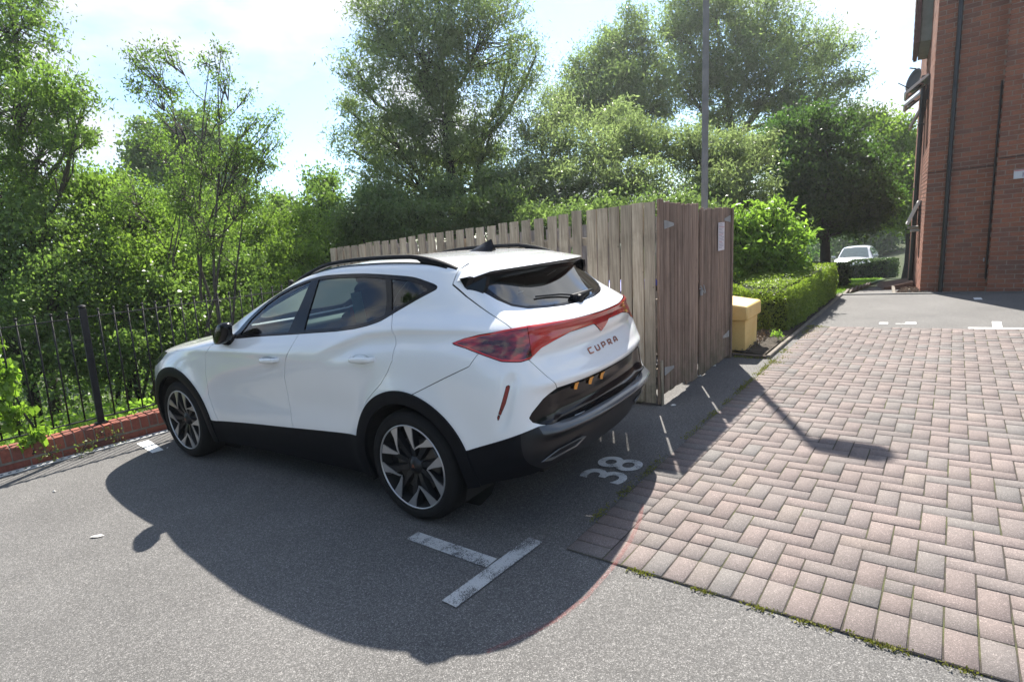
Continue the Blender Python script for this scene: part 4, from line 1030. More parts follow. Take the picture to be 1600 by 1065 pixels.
# --- lower cladding (black): sills, arches, bumper bottoms
def f_clad(s):
    x, y, z = s.V.T
    sill = np.interp(x, [-.9, -.86, -.78, -.465, -.40, .42, 2.162, 2.6, 3.1, 3.6], [.600, .600, .612, .512, .49, .474, .382, .42, .46, .50])
    f = (sill - z) * .9
    for cx in (0.0, 2.68):
        f = np.maximum(f, np.minimum(np.minimum(.468 - np.hypot(x - cx, z - .335), y - .5), z + 1))
    return f
cl, S = carve(S, f_clad, .001)
low, up = cl.clip(np.maximum(-.72 - cl.V[:, 0], -1) - .0)        # bumper bottom behind x=-.72 is the greyer plastic
lip, low = low.clip(np.minimum(low.V[:, 2] - .568, .72 - low.V[:, 1]))
emit('bumper_lip', lip, M_LIP, off=.003, thick=.01); emit('lower_bumper', low, M_CLADG, off=.002, thick=.01)
fa = lambda s: np.minimum(.8 - s.V[:, 0], 1)
arch, sill = up.clip(np.maximum(np.maximum(.47 - np.hypot(up.V[:, 0], up.V[:, 2] - .335), .47 - np.hypot(up.V[:, 0] - 2.68, up.V[:, 2] - .335)), -1) * 1.0)
af, ar = arch.clip(arch.V[:, 0] - 1.3)
emit('front_arch_trim', af, M_CLAD, off=.011, thick=.03, mirror='two'); emit('rear_arch_trim', ar, M_CLAD, off=.011, thick=.03, mirror='two')
sl, ends = sill.clip(np.minimum(sill.V[:, 0] + 0.2, 2.9 - sill.V[:, 0]))
emit('sill_cladding', sl, M_CLAD, off=.004, thick=.02, mirror='two'); emit('bumper_cladding', ends, M_CLAD, off=.004, thick=.02)
# --- tailgate
TG = [(-.02, 1.47), (.50, 1.47), (.60, 1.44), (.655, 1.375), (.672, 1.30), (.69, 1.14), (.705, 1.05), (.70, .98), (.665, .93), (.60, .83), (.56, .775), (.53, .74), (-.02, .74)]
tg, S = carve(S, lambda s: f_rear(s, TG, -.245), .0025); emit('tailgate', tg, M_WHITE, thick=.012)
# --- rear bumper skin
BM = [(-.56, 1.06), (-.515, 1.01), (-.48, .955), (-.315, .885), (-.10, .79), (-.10, .1), (-1.3, .1), (-1.3, 1.06)]
bmn, S = carve(S, lambda s: f_side(s, BM, -.1), .0022); emit('rear_bumper', bmn, M_WHITE, thick=.012)
# --- doors
RD = [(1.055, .30), (1.16, .45), (1.165, .62), (1.148, .80), (1.09, .93), (1.02, 1.02), (.975, 1.105), (.86, 1.48), (.30, 1.48), (.135, 1.24), (.075, 1.13), (.050, 1.06), (.06, .97), (.10, .90), (.16, .83), (.30, .72), (.46, .50), (.50, .30)]
FDP = [(2.10, .30), (2.155, .45), (2.19, .60), (2.175, .78), (2.125, .93), (2.05, 1.00), (1.93, 1.03), (1.80, 1.05), (1.79, 1.06), (.90, 1.48), (.86, 1.48), (.975, 1.105), (1.02, 1.02), (1.09, .93), (1.148, .80), (1.165, .62), (1.16, .45), (1.055, .30)]
fbelt = lambda s: (np.interp(s.V[:, 0], [-.06, .10, .199, .30, .413, .6, .909, 1.081, 1.4, 1.80], [1.306, 1.232, 1.184, 1.158, 1.139, 1.12, 1.102, 1.092, 1.075, 1.052]) - s.V[:, 2])
rd, S = carve(S, lambda s: np.minimum(f_side(s, RD, .6), fbelt(s)), .0025)
fd, S = carve(S, lambda s: np.minimum(f_side(s, FDP, .6), fbelt(s)), .0025)
rdo = emit('rear_door', rd, M_WHITE, thick=.012, mirror='two'); fdo = emit('front_door', fd, M_WHITE, thick=.012, mirror='two')
# --- headlamp, grille, hood, front bumper
HL = [(3.30, .845), (3.12, .895), (2.86, .905), (2.93, .845), (3.06, .79), (3.30, .76), (3.5, .76), (3.5, .84)]
hl, S = carve(S, lambda s: f_side(s, HL, .40), .002); emit('headlamp', hl, simple('dark_headlamp_lens', (.05, .055, .06), .08, coat=1), mirror='two')
GRL = [(-.02, .74), (.38, .74), (.50, .70), (.44, .50), (.36, .42), (-.02, .42)]
gr, S = carve(S, lambda s: np.minimum(sdf(s.V[:, 1], s.V[:, 2], GRL), s.V[:, 0] - 3.0), .002); emit('front_grille', gr, M_GBLK)
hood, S = carve(S, lambda s: np.minimum(np.minimum(np.minimum(np.interp(s.V[:, 0], [2.0, 2.3, 2.9, 3.2, 3.4], [.66, .70, .66, .58, .40]) - s.V[:, 1], s.V[:, 2] - .86), s.V[:, 0] - np.interp(s.V[:, 1], [0, .7], [2.22, 2.05])), 3.40 - s.V[:, 0]), .0022)
emit('bonnet', hood, M_WHITE, thick=.01)
wsh, S = S.clip(np.minimum(S.V[:, 0] - 2.98, .905 - S.V[:, 2])); emit('front_bumper', wsh, M_WHITE, thick=.012)
wings, S = S.clip(np.minimum(np.minimum(S.V[:, 0] - 1.9, S.V[:, 1] - .55), 1.06 - S.V[:, 2])); emit('front_wing', wings, M_WHITE, thick=.012, mirror='two')
emit('body_shell', S, M_WHITE, thick=.012)
# dark inner skin behind the shut gaps (not behind the glass)
for fn in (lambda s: f_side(s, DLO, .52), fws, frw): _, INNER = INNER.clip(fn(INNER) + .005)
emit('inner_structure', INNER, M_INNER, off=-.016)
# arch liners and floor
mb = MB()
for cx in (0.0, 2.68):
    for sy in (-1, 1):
        V = []; F = []; n = 22
        for k in range(n + 1):
            w = -pi * .12 + pi * 1.24 * k / n
            for yv in (.895, .60): V.append((cx + .400 * cos(w), sy * yv, .335 + .400 * sin(w)))
            if k: F.append((2 * k - 2, 2 * k - 1, 2 * k + 1, 2 * k))
        mb = MB(); mb.add(V, F); mb.add([(cx + .40 * cos(2 * pi * k / 20), sy * .60, .335 + .4 * sin(2 * pi * k / 20)) for k in range(20)], [tuple(range(20))]); mb.build('wheel_arch_liner', M_INNER, CAR)
mb = MB(); mb.box((1.34, 0, .27), (1.9, 1.62, .10)); mb.box((-.42, 0, .38), (.58, 1.2, .16)); mb.box((3.18, 0, .28), (.36, 1.3, .12)); mb.box((0, 0, .30), (.9, 1.15, .12)); mb.box((2.68, 0, .30), (.9, 1.15, .12)); mb.build('underbody', M_INNER, CAR)

# --- wheels
def wheel(cx, sy, rot, name_root=CAR, steer=0):
    we = bpy.data.objects.new('wheel', None); COL.objects.link(we); we.parent = name_root; we.empty_display_size = .1
    we.location = (cx, sy * .80, .339)
    we.rotation_euler = (0, 0, 0 if sy > 0 else pi)
    # local: x forward, y outward, z up ; lathe axis = y
    Mx = Matrix.Rotation(-pi / 2, 4, 'X')
    prof = [(.245, -.115), (.262, -.12), (.30, -.122), (.322, -.112), (.334, -.09), (.339, -.05), (.340, 0), (.339, .05), (.334, .085), (.324, .104), (.305, .117), (.285, .121), (.268, .118), (.258, .112), (.256, .10), (.25, .0)]
    mb = MB(); mb.lathe(prof, 72, Mx); 
    ty = mb.build('tyre', M_TYRE, we, smooth=True)
    # tread grooves and sidewall rings
    mb = MB()
    for yv in (-.06, -.02, .02, .06): mb.lathe([(.3405, yv - .004), (.3412, yv), (.3405, yv + .004)], 72, Mx)
    for rr in (.300, .312): mb.lathe([(rr - .002, .1195), (rr, .1215 if rr < .31 else .117), (rr + .002, .1185 if rr < .31 else .1145)], 72, Mx)
    mb.build('tread', M_DARK, ty, smooth=True)
    mb = MB(); mb.lathe([(.258, .108), (.256, .116), (.250, .1165), (.248, .110)], 72, Mx); lip_ = mb.build('rim_lip', M_CHR, we, smooth=True)
    mb = MB(); mb.lathe([(.248, .110), (.240, .09), (.236, -.02), (.225, -.10)], 64, Mx); mb.lathe([(.236, .04), (.05, .03), (0, .03)], 64, Mx); mb.build('rim_barrel', M_INNER, we, smooth=True)
    mb = MB(); mb.lathe([(.0, .052), (.165, .050), (.167, .035)], 48, Mx); mb.lathe([(.060, .06), (.165, .055)], 48, Mx); mb.build('brake_disc', simple('brake_disc_steel', (.12, .115, .11), .4, .8) if 'brake_disc_steel' not in bpy.data.materials else bpy.data.materials['brake_disc_steel'], we, smooth=True)
    Mo = Matrix.Rotation(pi / 2, 4, 'X') @ Matrix.Scale(-1, 4, (0, 0, 1)) if False else None
    def P3(r, a, d):  # polar in wheel plane seen from outside
        return Vector((-r * cos(a) if True else 0, d, r * sin(a)))
    for k in range(5):
        a0 = rot + k * 2 * pi / 5
        sp = MB()
        # dark structural spokes running from hub to each blade
        for da, wr, wh in ((-.30, .040, .030), (.30, .040, .030)):
            a = a0 + da
            t = Vector((-cos(a), 0, sin(a))); n_ = Vector((sin(a), 0, cos(a)))
            V = []
            for (r, w, d) in ((.03, .020, .075), (.10, .022, .092), (.17, .026, .100), (.249, .034, .104)):
                c = t * r; V += [c - n_ * w + Vector((0, d - .035, 0)), c - n_ * w * .7 + Vector((0, d, 0)), c + n_ * w * .7 + Vector((0, d, 0)), c + n_ * w + Vector((0, d - .035, 0))]
            F = [(i * 4 + j_, i * 4 + j_ + 1, i * 4 + j_ + 5, i * 4 + j_ + 4) for i in range(3) for j_ in range(3)] + [(3, 2, 1, 0)]
            sp.add(V, F)
        sp.build('spoke', M_DKALLOY, we)
        # machined V: two blades meeting part way in
        bl = MB()
        def blade(pts, d=.1085, th=.006):
            n = len(pts); V = [P3(r, a, d) for r, a in pts] + [P3(r, a, d - th) for r, a in pts]
            F = [tuple(range(n)), tuple(range(n, 2 * n))[::-1]] + [(i, i + n, (i + 1) % n + n, (i + 1) % n) for i in range(n)]
            bl.add(V, F)
        vx = (.128, a0 + .10)
        blade([(.250, a0 - .54), (.250, a0 - .28), (.20, a0 - .23), (.140, a0 + .0), (.115, a0 + .08), (.150, a0 - .14), (.205, a0 - .42)])
        blade([(.250, a0 + .24), (.250, a0 + .49), (.20, a0 + .42), (.125, a0 + .18), (.115, a0 + .04), (.170, a0 + .19)])
        bl.build('machined_blade', M_CHR, we)
    mb = MB(); mb.lathe([(.0, .098), (.028, .097), (.034, .090), (.060, .078), (.066, .05)], 32, Mx); mb.build('hub', M_DKALLOY, we, smooth=True)
    mb = MB()
    mb.prism([(-.012, -.010), (0, -.004), (.012, -.010), (.004, .012), (-.004, .012)], .0985, .0995, Matrix(((1, 0, 0, 0), (0, 0, 1, 0), (0, 1, 0, 0), (0, 0, 0, 1)))); mb.build('cap_emblem', M_COPPER, we)
    return we
wheel(0, 1, radians(68)); wheel(2.68, 1, radians(52)); wheel(0, -1, .3); wheel(2.68, -1, .7)

# --- roof rails, antenna, spoiler
from mathutils.bvhtree import BVHTree
bvh = BVHTree.FromPolygons([tuple(v) for v in VV], [tuple(t) for t in tris[::1]])
def roofz(x, y):
    h = bvh.ray_cast(Vector((x, abs(y), 3)), Vector((0, 0, -1)))[0]; return h.z if h else 1.45
rail_pts = [(1.36, .60), (1.25, .60), (1.05, .60), (.75, .595), (.40, .59), (.10, .585), (-.08, .575), (-.19, .565), (-.245, .56)]
for sy in (-1, 1):
    mb = MB(); V = []; F = []; n = 34
    for k in range(n + 1):
        u = k / n; x = 1.40 - 1.63 * u; y = .603 - .028 * u ** 2; lift = .044 * min(1, u * 3.2) ** .8 * min(1, (1 - u) * 5.0) ** .8
        z = roofz(x, y); c = Vector((x, sy * y, z + lift))
        lo_ = .0 if (u > .80 or u < .10) else max(.018, .022)
        zb = (z - .01) if (u > .84 or u < .12) else c.z - .022
        for (yo, zo) in ((-.017, zb - c.z), (-.015, -.004), (-.006, .004), (.008, .003), (.017, -.006), (.018, zb - c.z)): V.append((c.x, c.y + yo * sy, c.z + zo))
        if k:
            b = (k - 1) * 6; F += [(b + j_, b + (j_ + 1) % 6, b + 6 + (j_ + 1) % 6, b + 6 + j_) for j_ in range(6)]
    F += [tuple(range(6)), tuple(range(len(V) - 6, len(V)))]
    mb.add(V, F); autosmooth(mb.build('roof_rail', M_CLAD, CAR), 40)
    mb = MB()
    for xx in (.62,): mb.box((xx, sy * .598, roofz(xx, .598) + .02), (.07, .02, .05))
    # no mid foot on this rail: keep only a thin base seal
    mb = MB(); pts = [(1.38 - 1.55 * k / 20, sy * .603, roofz(1.38 - 1.55 * k / 20, .603) + .002) for k in range(21)]; mb.tube(pts, .006, 6); mb.build('rail_seal', M_GBLK, CAR)
# shark fin
mb = MB(); zb = roofz(.06, 0.0); V = []; F = []
secs = [(.155, .004, .030), (.11, .022, .042), (.05, .042, .044), (.0, .062, .040), (-.03, .070, .030), (-.045, .02, .022)]
for (x, h, w) in secs: V += [(x, -w, zb - .006), (x, -w * .55, zb + min(h, .014)), (x, -.004, zb + h), (x, .004, zb + h), (x, w * .55, zb + min(h, .014)), (x, w, zb - .006)]
for i in range(len(secs) - 1): F += [(i * 6 + k, i * 6 + k + 1, i * 6 + 7 + k, i * 6 + 6 + k) for k in range(5)]
F += [(0, 1, 2, 3, 4, 5), tuple(range(30, 36))[::-1]]
mb.add(V, F); o = mb.build('shark_fin_antenna', M_GBLK, CAR); autosmooth(o, 50); o.location.x = -.03
# spoiler: white top plate over a dark underside
def spoiler():
    n = 28; ys = [-.64 + 1.28 * k / n for k in range(n + 1)]
    def row(y):
        a = abs(y) / .64; xt = -.580 + .47 * y * y; z = 1.418 - .012 * a ** 2 - .02 * max(0, a - .85) / .15
        xf = -.29 + .03 * a; zf = roofz(xf, y) - .001
        zb2 = roofz(xf - .05, y) if False else 0
        pts = [(xf + .015, y, zf + .0)]
        for t in (.25, .5, .75, .95): pts.append((xf + (xt - xf) * t, y, zf + (z + .018 - zf) * (t ** 1.15) ))
        pts.append((xt, y, z + .012))
        und = [(xt + .004, y, z - .002), (xt + .03, y * .99, z - .024), (-.46 + .10 * a, y * .985, 1.365 - .02 * a), (-.38 + .07 * a, y * .98, 1.36)]
        return pts, und
    top = []; un = []
    for y in ys: p, q = row(y); top.append(p); un.append(q)
    m = 6; V = [c for r in top for c in r]; F = [(i * m + k, i * m + k + 1, (i + 1) * m + k + 1, (i + 1) * m + k) for i in range(n) for k in range(m - 1)]
    sp = mobj('spoiler', V, F, M_WHITE, CAR, True)
    U = [[r[-1]] + u for r, u in zip(top, un)]; m = 5; V = [c for r in U for c in r]
    F = [(i * m + k, i * m + k + 1, (i + 1) * m + k + 1, (i + 1) * m + k) for i in range(n) for k in range(m - 1)]
    o = mobj('spoiler_underside', V, F, M_GBLK, sp, True); autosmooth(o, 40)
    # side blades down the glass
    for sy in (-1, 1):
        mb = MB(); A_ = [(-.285, .640, 1.395), (-.36, .637, 1.405), (-.41, .615, 1.402), (-.44, .590, 1.395), (-.435, .600, 1.345), (-.415, .622, 1.285), (-.37, .640, 1.305), (-.325, .650, 1.345)]
        V = [(x, sy * y, z) for x, y, z in A_] + [(x, sy * (y - .03), z) for x, y, z in A_]; k = len(A_)
        mb.add(V, [tuple(range(k)), tuple(range(k, 2 * k))[::-1]] + [(i, (i + 1) % k, (i + 1) % k + k, i + k) for i in range(k)]); mb.build('spoiler_blade', M_GBLK, sp)
spoiler()
# wiper
def rearx(y, z):
    h = bvh.ray_cast(Vector((-2, abs(y), z)), Vector((1, 0, 0)))[0]; return h.x if h else -.7
mb = MB(); pts = [(rearx(y, z) - .020, y, z) for y, z in ((.05, 1.208), (.0, 1.200), (-.07, 1.203), (-.16, 1.210), (-.25, 1.214))]; mb.tube(pts, [.014, .025, .022, .014, .007], 10)
pts = [(rearx(y, z) - .012, y, z) for y, z in ((.02, 1.215), (.12, 1.232), (.34, 1.248))]; mb.tube(pts, .005, 6)
mb.lathe([(0, .03), (.028, .026), (.036, .0), (.038, -.02)], 16, Matrix.Translation((rearx(0, 1.185) - .004, 0, 1.185)) @ Matrix.Rotation(-pi / 2, 4, 'Y')); autosmooth(mb.build('rear_wiper', M_CLAD, CAR))
# lettering on the tailgate, strokes laid on the surface
GL = {'C': [[(1, 1), (.15, 1), (0, .85), (0, .15), (.15, 0), (1, 0)]], 'U': [[(0, 1), (0, .15), (.15, 0), (.85, 0), (1, .15), (1, 1)]], 'P': [[(0, 0), (0, 1), (.85, 1), (1, .85), (1, .5), (.85, .38), (0, .38)]],
      'R': [[(0, 0), (0, 1), (.85, 1), (1, .85), (1, .55), (.85, .42), (.25, .42)], [(.45, .42), (1, 0)]], 'A': [[(0, 0), (0, .6), (.45, 1), (.85, 1), (1, .85), (1, 0)], [(.25, .36), (1, .36)]]}
lw, lh, gapl = .042, .028, .044; tot = 5 * lw + 4 * gapl
for k, ch in enumerate('CUPRA'):
    mb = MB(); x0 = tot / 2 - k * (lw + gapl)
    for stq in GL[ch]:
        pts = []
        for i in range(len(stq) - 1):
            for t in (0, .5): pts.append((stq[i][0] * (1 - t) + stq[i + 1][0] * t, stq[i][1] * (1 - t) + stq[i + 1][1] * t))
        pts.append(stq[-1]); q = [(x0 - a * lw, .890 + b * lh) for a, b in pts]
        mb.tube([(rearx(y, z) - .003, y, z) for y, z in q], .0044, 6)
    mb.build('lettering', M_COPPER, CAR)
# amber reflections painted on the plate panel, exhaust trims, tow hook marks
for (y, z, s2) in ((.36, .742, .030), (.205, .732, .030), (.06, .726, .030)):
    mb = MB(); x = rearx(y, z) - .004
    mb.prism([(-s2 * 1.1, -s2 * .5), (-s2 * .1, -s2 * .7), (s2 * .5, s2 * .1), (s2 * 1.2, s2 * .5), (-s2 * .4, s2 * .6), (-s2 * 1.0, s2 * .1)], 0, .003, Matrix.Translation((x, y, z)) @ Matrix(((0, 0, -1, 0), (-1, 0, 0, 0), (0, 1, 0, 0), (0, 0, 0, 1))))
    mb.build('amber_glint', M_AMBER, pn)
for sy in (-1, 1):
    mb = MB(); ring = [(.69, .40), (.60, .452), (.40, .462), (.355, .445), (.42, .405), (.62, .385)]
    V = []; k = len(ring)
    for (dx_, sc) in ((-.012, 1.0), (-.016, .97), (-.012, .80), (.03, .74)):
        cy = sum(r[0] for r in ring) / k; cz = sum(r[1] for r in ring) / k
        for (y, z) in ring: yy_ = cy + (y - cy) * sc; zz_ = cz + (z - cz) * (sc if sc > .9 else sc * .75); V.append((rearx(yy_, max(zz_, .37)) + dx_, sy * yy_, zz_))
    F = [(r * k + i, r * k + (i + 1) % k, (r + 1) * k + (i + 1) % k, (r + 1) * k + i) for r in range(3) for i in range(k)]
    ex = mobj('exhaust_trim', V, F, M_CHR if False else simple('satin_grey_trim', (.20, .205, .21), .3, .5) if 'satin_grey_trim' not in bpy.data.materials else bpy.data.materials['satin_grey_trim'], CAR)
    mobj('exhaust_opening', V[3 * k:], [tuple(range(k))], M_DARK, ex)
# --- door handles, mirrors
def sidey(x, z):
    h = bvh.ray_cast(Vector((x, 2, z)), Vector((0, -1, 0)))[0]; return h.y if h else .89
for (x0, x1, z0, z1, par) in ((.425, .205, .962, .970, 'r'), (1.375, 1.165, .915, .925, 'f')):
    for sy in (-1, 1):
        mb = MB(); V = []; F = []; n = 12
        for k in range(n + 1):
            u = k / n; x = x0 + (x1 - x0) * u; z = z0 + (z1 - z0) * u; y = sidey(x, z); o_ = .030 * min(1, 6 * u, 6 * (1 - u)) ** .5 + .004; h = .0135 + .006 * sin(pi * u)
            for w in range(8):
                a = 2 * pi * w / 8; V.append((x, sy * (y + o_ + .009 * cos(a) - (.012 if (u in (0, 1)) else 0)), z + h * sin(a)))
            if k: b = (k - 1) * 8; F += [(b + j_, b + (j_ + 1) % 8, b + 8 + (j_ + 1) % 8, b + 8 + j_) for j_ in range(8)]
        F += [tuple(range(8)), tuple(range(len(V) - 8, len(V)))]
        mb.add(V, F); mb.build('door_handle', M_WHITE, CAR, smooth=True)
        mb = MB(); xm = (x0 + x1) / 2 + .01; zm = (z0 + z1) / 2
        ring = [(xm + .085 * cos(a), zm + .028 * sin(a)) for a in [2 * pi * q / 20 for q in range(20)]]
        V = [(x, sy * (sidey(x, z) + .0012), z) for x, z in ring] + [(xm + (x - xm) * .7, sy * (sidey(x, z) + .0016), zm + (z - zm) * .6) for x, z in ring]
        mb.add(V, [(i, (i + 1) % 20, (i + 1) % 20 + 20, i + 20) for i in range(20)] + [tuple(range(20, 40))]); mb.build('handle_shade', M_WHITE if 'shadow_paint' in () else simple('handle_shade_grey', (.55, .56, .57), .3) if 'handle_shade_grey' not in bpy.data.materials else bpy.data.materials['handle_shade_grey'], CAR)  # flat grey oval on the door, shade behind the handle put into its colour
for sy in (-1, 1):
    # mirror: shell, glass side, arm
    mb = MB(); secs = [(.10, .030, .026, .0), (.085, .052, .045, .0), (.03, .066, .062, .002), (-.05, .070, .070, .004), (-.11, .060, .064, .002), (-.150, .040, .045, -.004), (-.165, .012, .018, -.006)]
    V = []; F = []; n = 16; ca, sa = cos(.30), sin(.30)
    for (xo, a_, b_, zo) in secs:
        for k in range(n):
            w = 2 * pi * k / n; cx_ = cos(w); sx_ = sin(w)
            Y_ = a_ * .85 * (abs(cx_) ** .5) * (1 if cx_ > 0 else -1); Y_ = Y_ if cx_ > 0 else max(Y_, -.030)
            V.append((1.830 + xo * ca * 1.0 - Y_ * sa * .3 - .5 * b_ * sx_, sy * (.905 + Y_ + (-xo) * .16), 1.090 + zo - xo * .16 + 1.18 * b_ * (abs(sx_) ** .5) * (1 if sx_ > 0 else -1)))
    for i in range(len(secs) - 1): F += [(i * n + k, i * n + (k + 1) % n, (i + 1) * n + (k + 1) % n, (i + 1) * n + k) for k in range(n)]
    F += [tuple(range(n)), tuple(range((len(secs) - 1) * n, len(secs) * n))]
    mb.add(V, F); o = mb.build('door_mirror', M_GBLK, CAR, smooth=True); autosmooth(o, 50)
    m2 = MB(); m2.tube([(1.80, sy * .84, 1.045), (1.81, sy * .87, 1.045), (1.81, sy * .91, 1.06)], [.045, .045, .042], 10); m2.build('mirror_arm', M_CLAD, o)
# --- cabin
M_SEAT = simple('dark_seat_fabric', (.020, .021, .024), .8, var=.2); M_DASH = simple('dashboard_plastic', (.03, .03, .032), .6)
def cushion(mb, c, d, rot=0):
    M = Matrix.Rotation(rot, 4, 'Y'); mb.box(c, d, M, min(d) * .28)
for sy in (-1, 1):
    mb = MB(); cushion(mb, (1.15, sy * .37, .58), (.52, .50, .16), .05); cushion(mb, (.86, sy * .37, .90), (.15, .48, .62), -.28); cushion(mb, (.76, sy * .37, 1.285), (.10, .27, .19), -.2)
    mb.tube([(.79, sy * .37 - .06, 1.13), (.77, sy * .37 - .06, 1.24)], .008, 6); mb.tube([(.79, sy * .37 + .06, 1.13), (.77, sy * .37 + .06, 1.24)], .008, 6)
    bevel(mb.build('front_seat', M_SEAT, CAR), .02)
mb = MB(); cushion(mb, (.28, 0, .62), (.48, 1.22, .16)); cushion(mb, (.0, 0, .92), (.14, 1.22, .56), -.35)
for y in (-.4, 0, .4): cushion(mb, (-.13, y, 1.24), (.09, .25, .15), -.2)
bevel(mb.build('rear_seat', M_SEAT, CAR), .02)
mb = MB(); mb.box((1.92, 0, .95), (.52, 1.38, .22), Matrix.Rotation(.15, 4, 'Y'), .05); mb.box((1.2, 0, .5), (1.1, .2, .34)); bevel(mb.build('dashboard', M_DASH, CAR), .02)
mb = MB(); Mst = Matrix.Translation((1.50, -.37, 1.0)) @ Matrix.Rotation(radians(-62), 4, 'Y')
for k in range(24):
    a, b = 2 * pi * k / 24, 2 * pi * (k + 1) / 24; mb.tube([tuple(Mst @ Vector((.18 * cos(a), .18 * sin(a), 0))), tuple(Mst @ Vector((.18 * cos(b), .18 * sin(b), 0)))], .014, 6, False)
mb.tube([tuple(Mst @ Vector((-.17, 0, 0))), tuple(Mst @ Vector((.17, 0, 0)))], .02, 6); mb.tube([tuple(Mst @ Vector((0, 0, 0))), (1.75, -.37, .92)], .03, 8); mb.build('steering_wheel', M_DASH, CAR, smooth=True)
mb = MB(); mb.box((1.0, 0, .36), (2.0, 1.5, .03)); mb.box((-.35, 0, .78), (.5, 1.1, .03)); mb.build('cabin_floor', M_INNER, CAR)
mb = MB(); mb.box((1.20, 0, 1.40), (.03, .22, .07), None, .01); mb.build('interior_mirror', M_DASH, CAR)
mb = MB(); mb.box((.60, .63, 1.24), (.10, .004, .20), Matrix.Rotation(.1, 4, 'Y')); tg_ = mb.build('window_sticker', simple('pale_green_label', (.25, .55, .42), .5), CAR)
mb = MB(); mb.lathe([(0, 0), (.022, 0), (.022, .002), (0, .002)], 16, Matrix.Translation((.665, .635, 1.21)) @ Matrix.Rotation(-pi / 2, 4, 'X') @ Matrix.Diagonal((.8, 1.5, 1, 1))); mb.build('red_tag', simple('red_tag', (.6, .05, .04), .5), tg_)
# ================================================================== vegetation
M_BARK = m_wood('grey_brown_bark', ((.035, .028, .022), (.075, .062, .050), (.12, .105, .088))); M_BARKD = simple('dark_bark', (.028, .024, .02), .95, var=.35, nscale=14, bump=.6)
def ball(n, rng, surf=.6):
    d = rng.normal(size=(n, 3)); d /= np.linalg.norm(d, axis=1)[:, None]; r = rng.random(n) ** (1 / 3); r = r * (1 - surf) + surf * rng.random(n) ** .12
    return d * r[:, None]
def tree(name, label, cat, base, blobs, leaf, size, n_leaf, trunk_r=.12, aspect=.5, twigs=26, spread=.22, seed=1, bark=None, bias=.5, group=None, stems=1, down=0.0, limb_r=.035, flat=.9, twig_r=.006, leaves_name='crown', low=.3):
    """blobs: (px, py, depth, radius in px) or (Vector, radius) ; trunk with limbs to each blob, twigs inside it, leaves round the twigs"""
    rng = np.random.default_rng(seed); rnd = random.Random(seed)
    B = []
    for b in blobs:
        if len(b) == 4: B.append((at(b[0], b[1], b[2]), b[3] / CF * b[2]))
        else: B.append((Vector(b[0]), b[1]))
    base = Vector(base); root = empty(name, tuple(base), 0, label, cat, group)
    cen = sum((c for c, r in B), Vector()) / len(B); top = max(B, key=lambda q: q[0].z)
    mb = MB(); trunks = []
    for s in range(stems):
        off = Vector((rnd.uniform(-1, 1), rnd.uniform(-1, 1), 0)) * (.25 * (stems > 1)); tgt = B[rnd.randrange(len(B))][0] if stems > 1 else top[0] * .6 + cen * .4
        pts = []; n = 9; bow = Vector((rnd.uniform(-1, 1), rnd.uniform(-1, 1), 0)) * .12 * (tgt - base).length * .5
        for k in range(n + 1):
            u = k / n; p = base + off + (tgt - base - off) * u + bow * sin(pi * u) * (1 - u) + Vector((rnd.gauss(0, .02), rnd.gauss(0, .02), 0)) * (tgt - base).length * .25
            p.z = base.z - .1 + (tgt.z - base.z + .1) * u ** .92; pts.append(p)
        rr = [trunk_r * (1 - .82 * (k / n)) * (1.25 if k == 0 else 1) for k in range(n + 1)]
        mb.tube([p - base for p in pts], rr, 8); trunks.append((pts, rr))
    C = []; tot = sum(r ** 2 for c, r in B)
    twig_n = 0; LP = []
    for c, r in B:
        pts, rr = trunks[rnd.randrange(len(trunks))]; k = min(range(2, len(pts)), key=lambda i: (pts[i] - c).length + abs(pts[i].z - (base.z + (c.z - base.z) * .62)) * .8)
        a = pts[k]; L_ = (c - a).length; lp = []
        for i in range(6):
            u = i / 5; p = a.lerp(c, u) + Vector((0, 0, -1)) * .10 * L_ * sin(pi * u) * (1 if c.z > a.z else -.4) + Vector((rnd.gauss(0, 1), rnd.gauss(0, 1), rnd.gauss(0, 1))) * .03 * L_ * (u > 0); lp.append(p)
        r0 = min(rr[k] * .8, limb_r * (1 + L_ * .3)); mb.tube([p - base for p in lp], [r0 * (1 - .7 * i / 5) for i in range(6)], 6, False)
        m = max(5, int(twigs * (r ** 2) / tot * len(B)))
        D = ball(m, rng, .5) * r * np.array([1, 1, flat]); nl = int(n_leaf * r ** 2 / tot / m)
        for d in D:
            e = c + Vector(d); s0 = lp[rnd.randrange(3, 6)]; q = []
            for i in range(4):
                u = i / 3; q.append(s0.lerp(e, u) + Vector((rnd.gauss(0, 1), rnd.gauss(0, 1), rnd.gauss(0, 1))) * .04 * (e - s0).length * (0 < i < 3))
            tr_ = twig_r * (1 + (e - s0).length * .5); mb.tube([p - base for p in q], [tr_ * 1.6, tr_ * 1.2, tr_ * .8, tr_ * .4], 4, False)
            w = nl * rnd.uniform(.3, 1.8); w = int(w); sp = spread * rnd.uniform(.45, 1.15)
            u = rng.random(w) * .75 + .35; p0 = np.array(q[1]); p1 = np.array(q[3]); LP.append(p0 + (p1 - p0) * u[:, None] + rng.normal(size=(w, 3)) * sp * np.array([1, 1, .75]))
    P = np.concatenate(LP) - np.array(base)
    V, F = leaf_cards(P, size, aspect=aspect, bias=bias, rng=rng, down=down)
    mobj(leaves_name, V, F, leaf, root)
    mb.build('trunk' if stems == 1 else 'stems', bark or M_BARKD, root, smooth=True)
    return root
ML_ASH = m_leaf('ash_leaves', (.075, .120, .030), (.135, .190, .055), .55)
ML_HAW = m_leaf('hawthorn_leaves', (.075, .118, .036), (.135, .185, .060), .5, .38)
ML_HAW2 = m_leaf('elder_leaves', (.085, .130, .030), (.150, .205, .050), .55, .4)
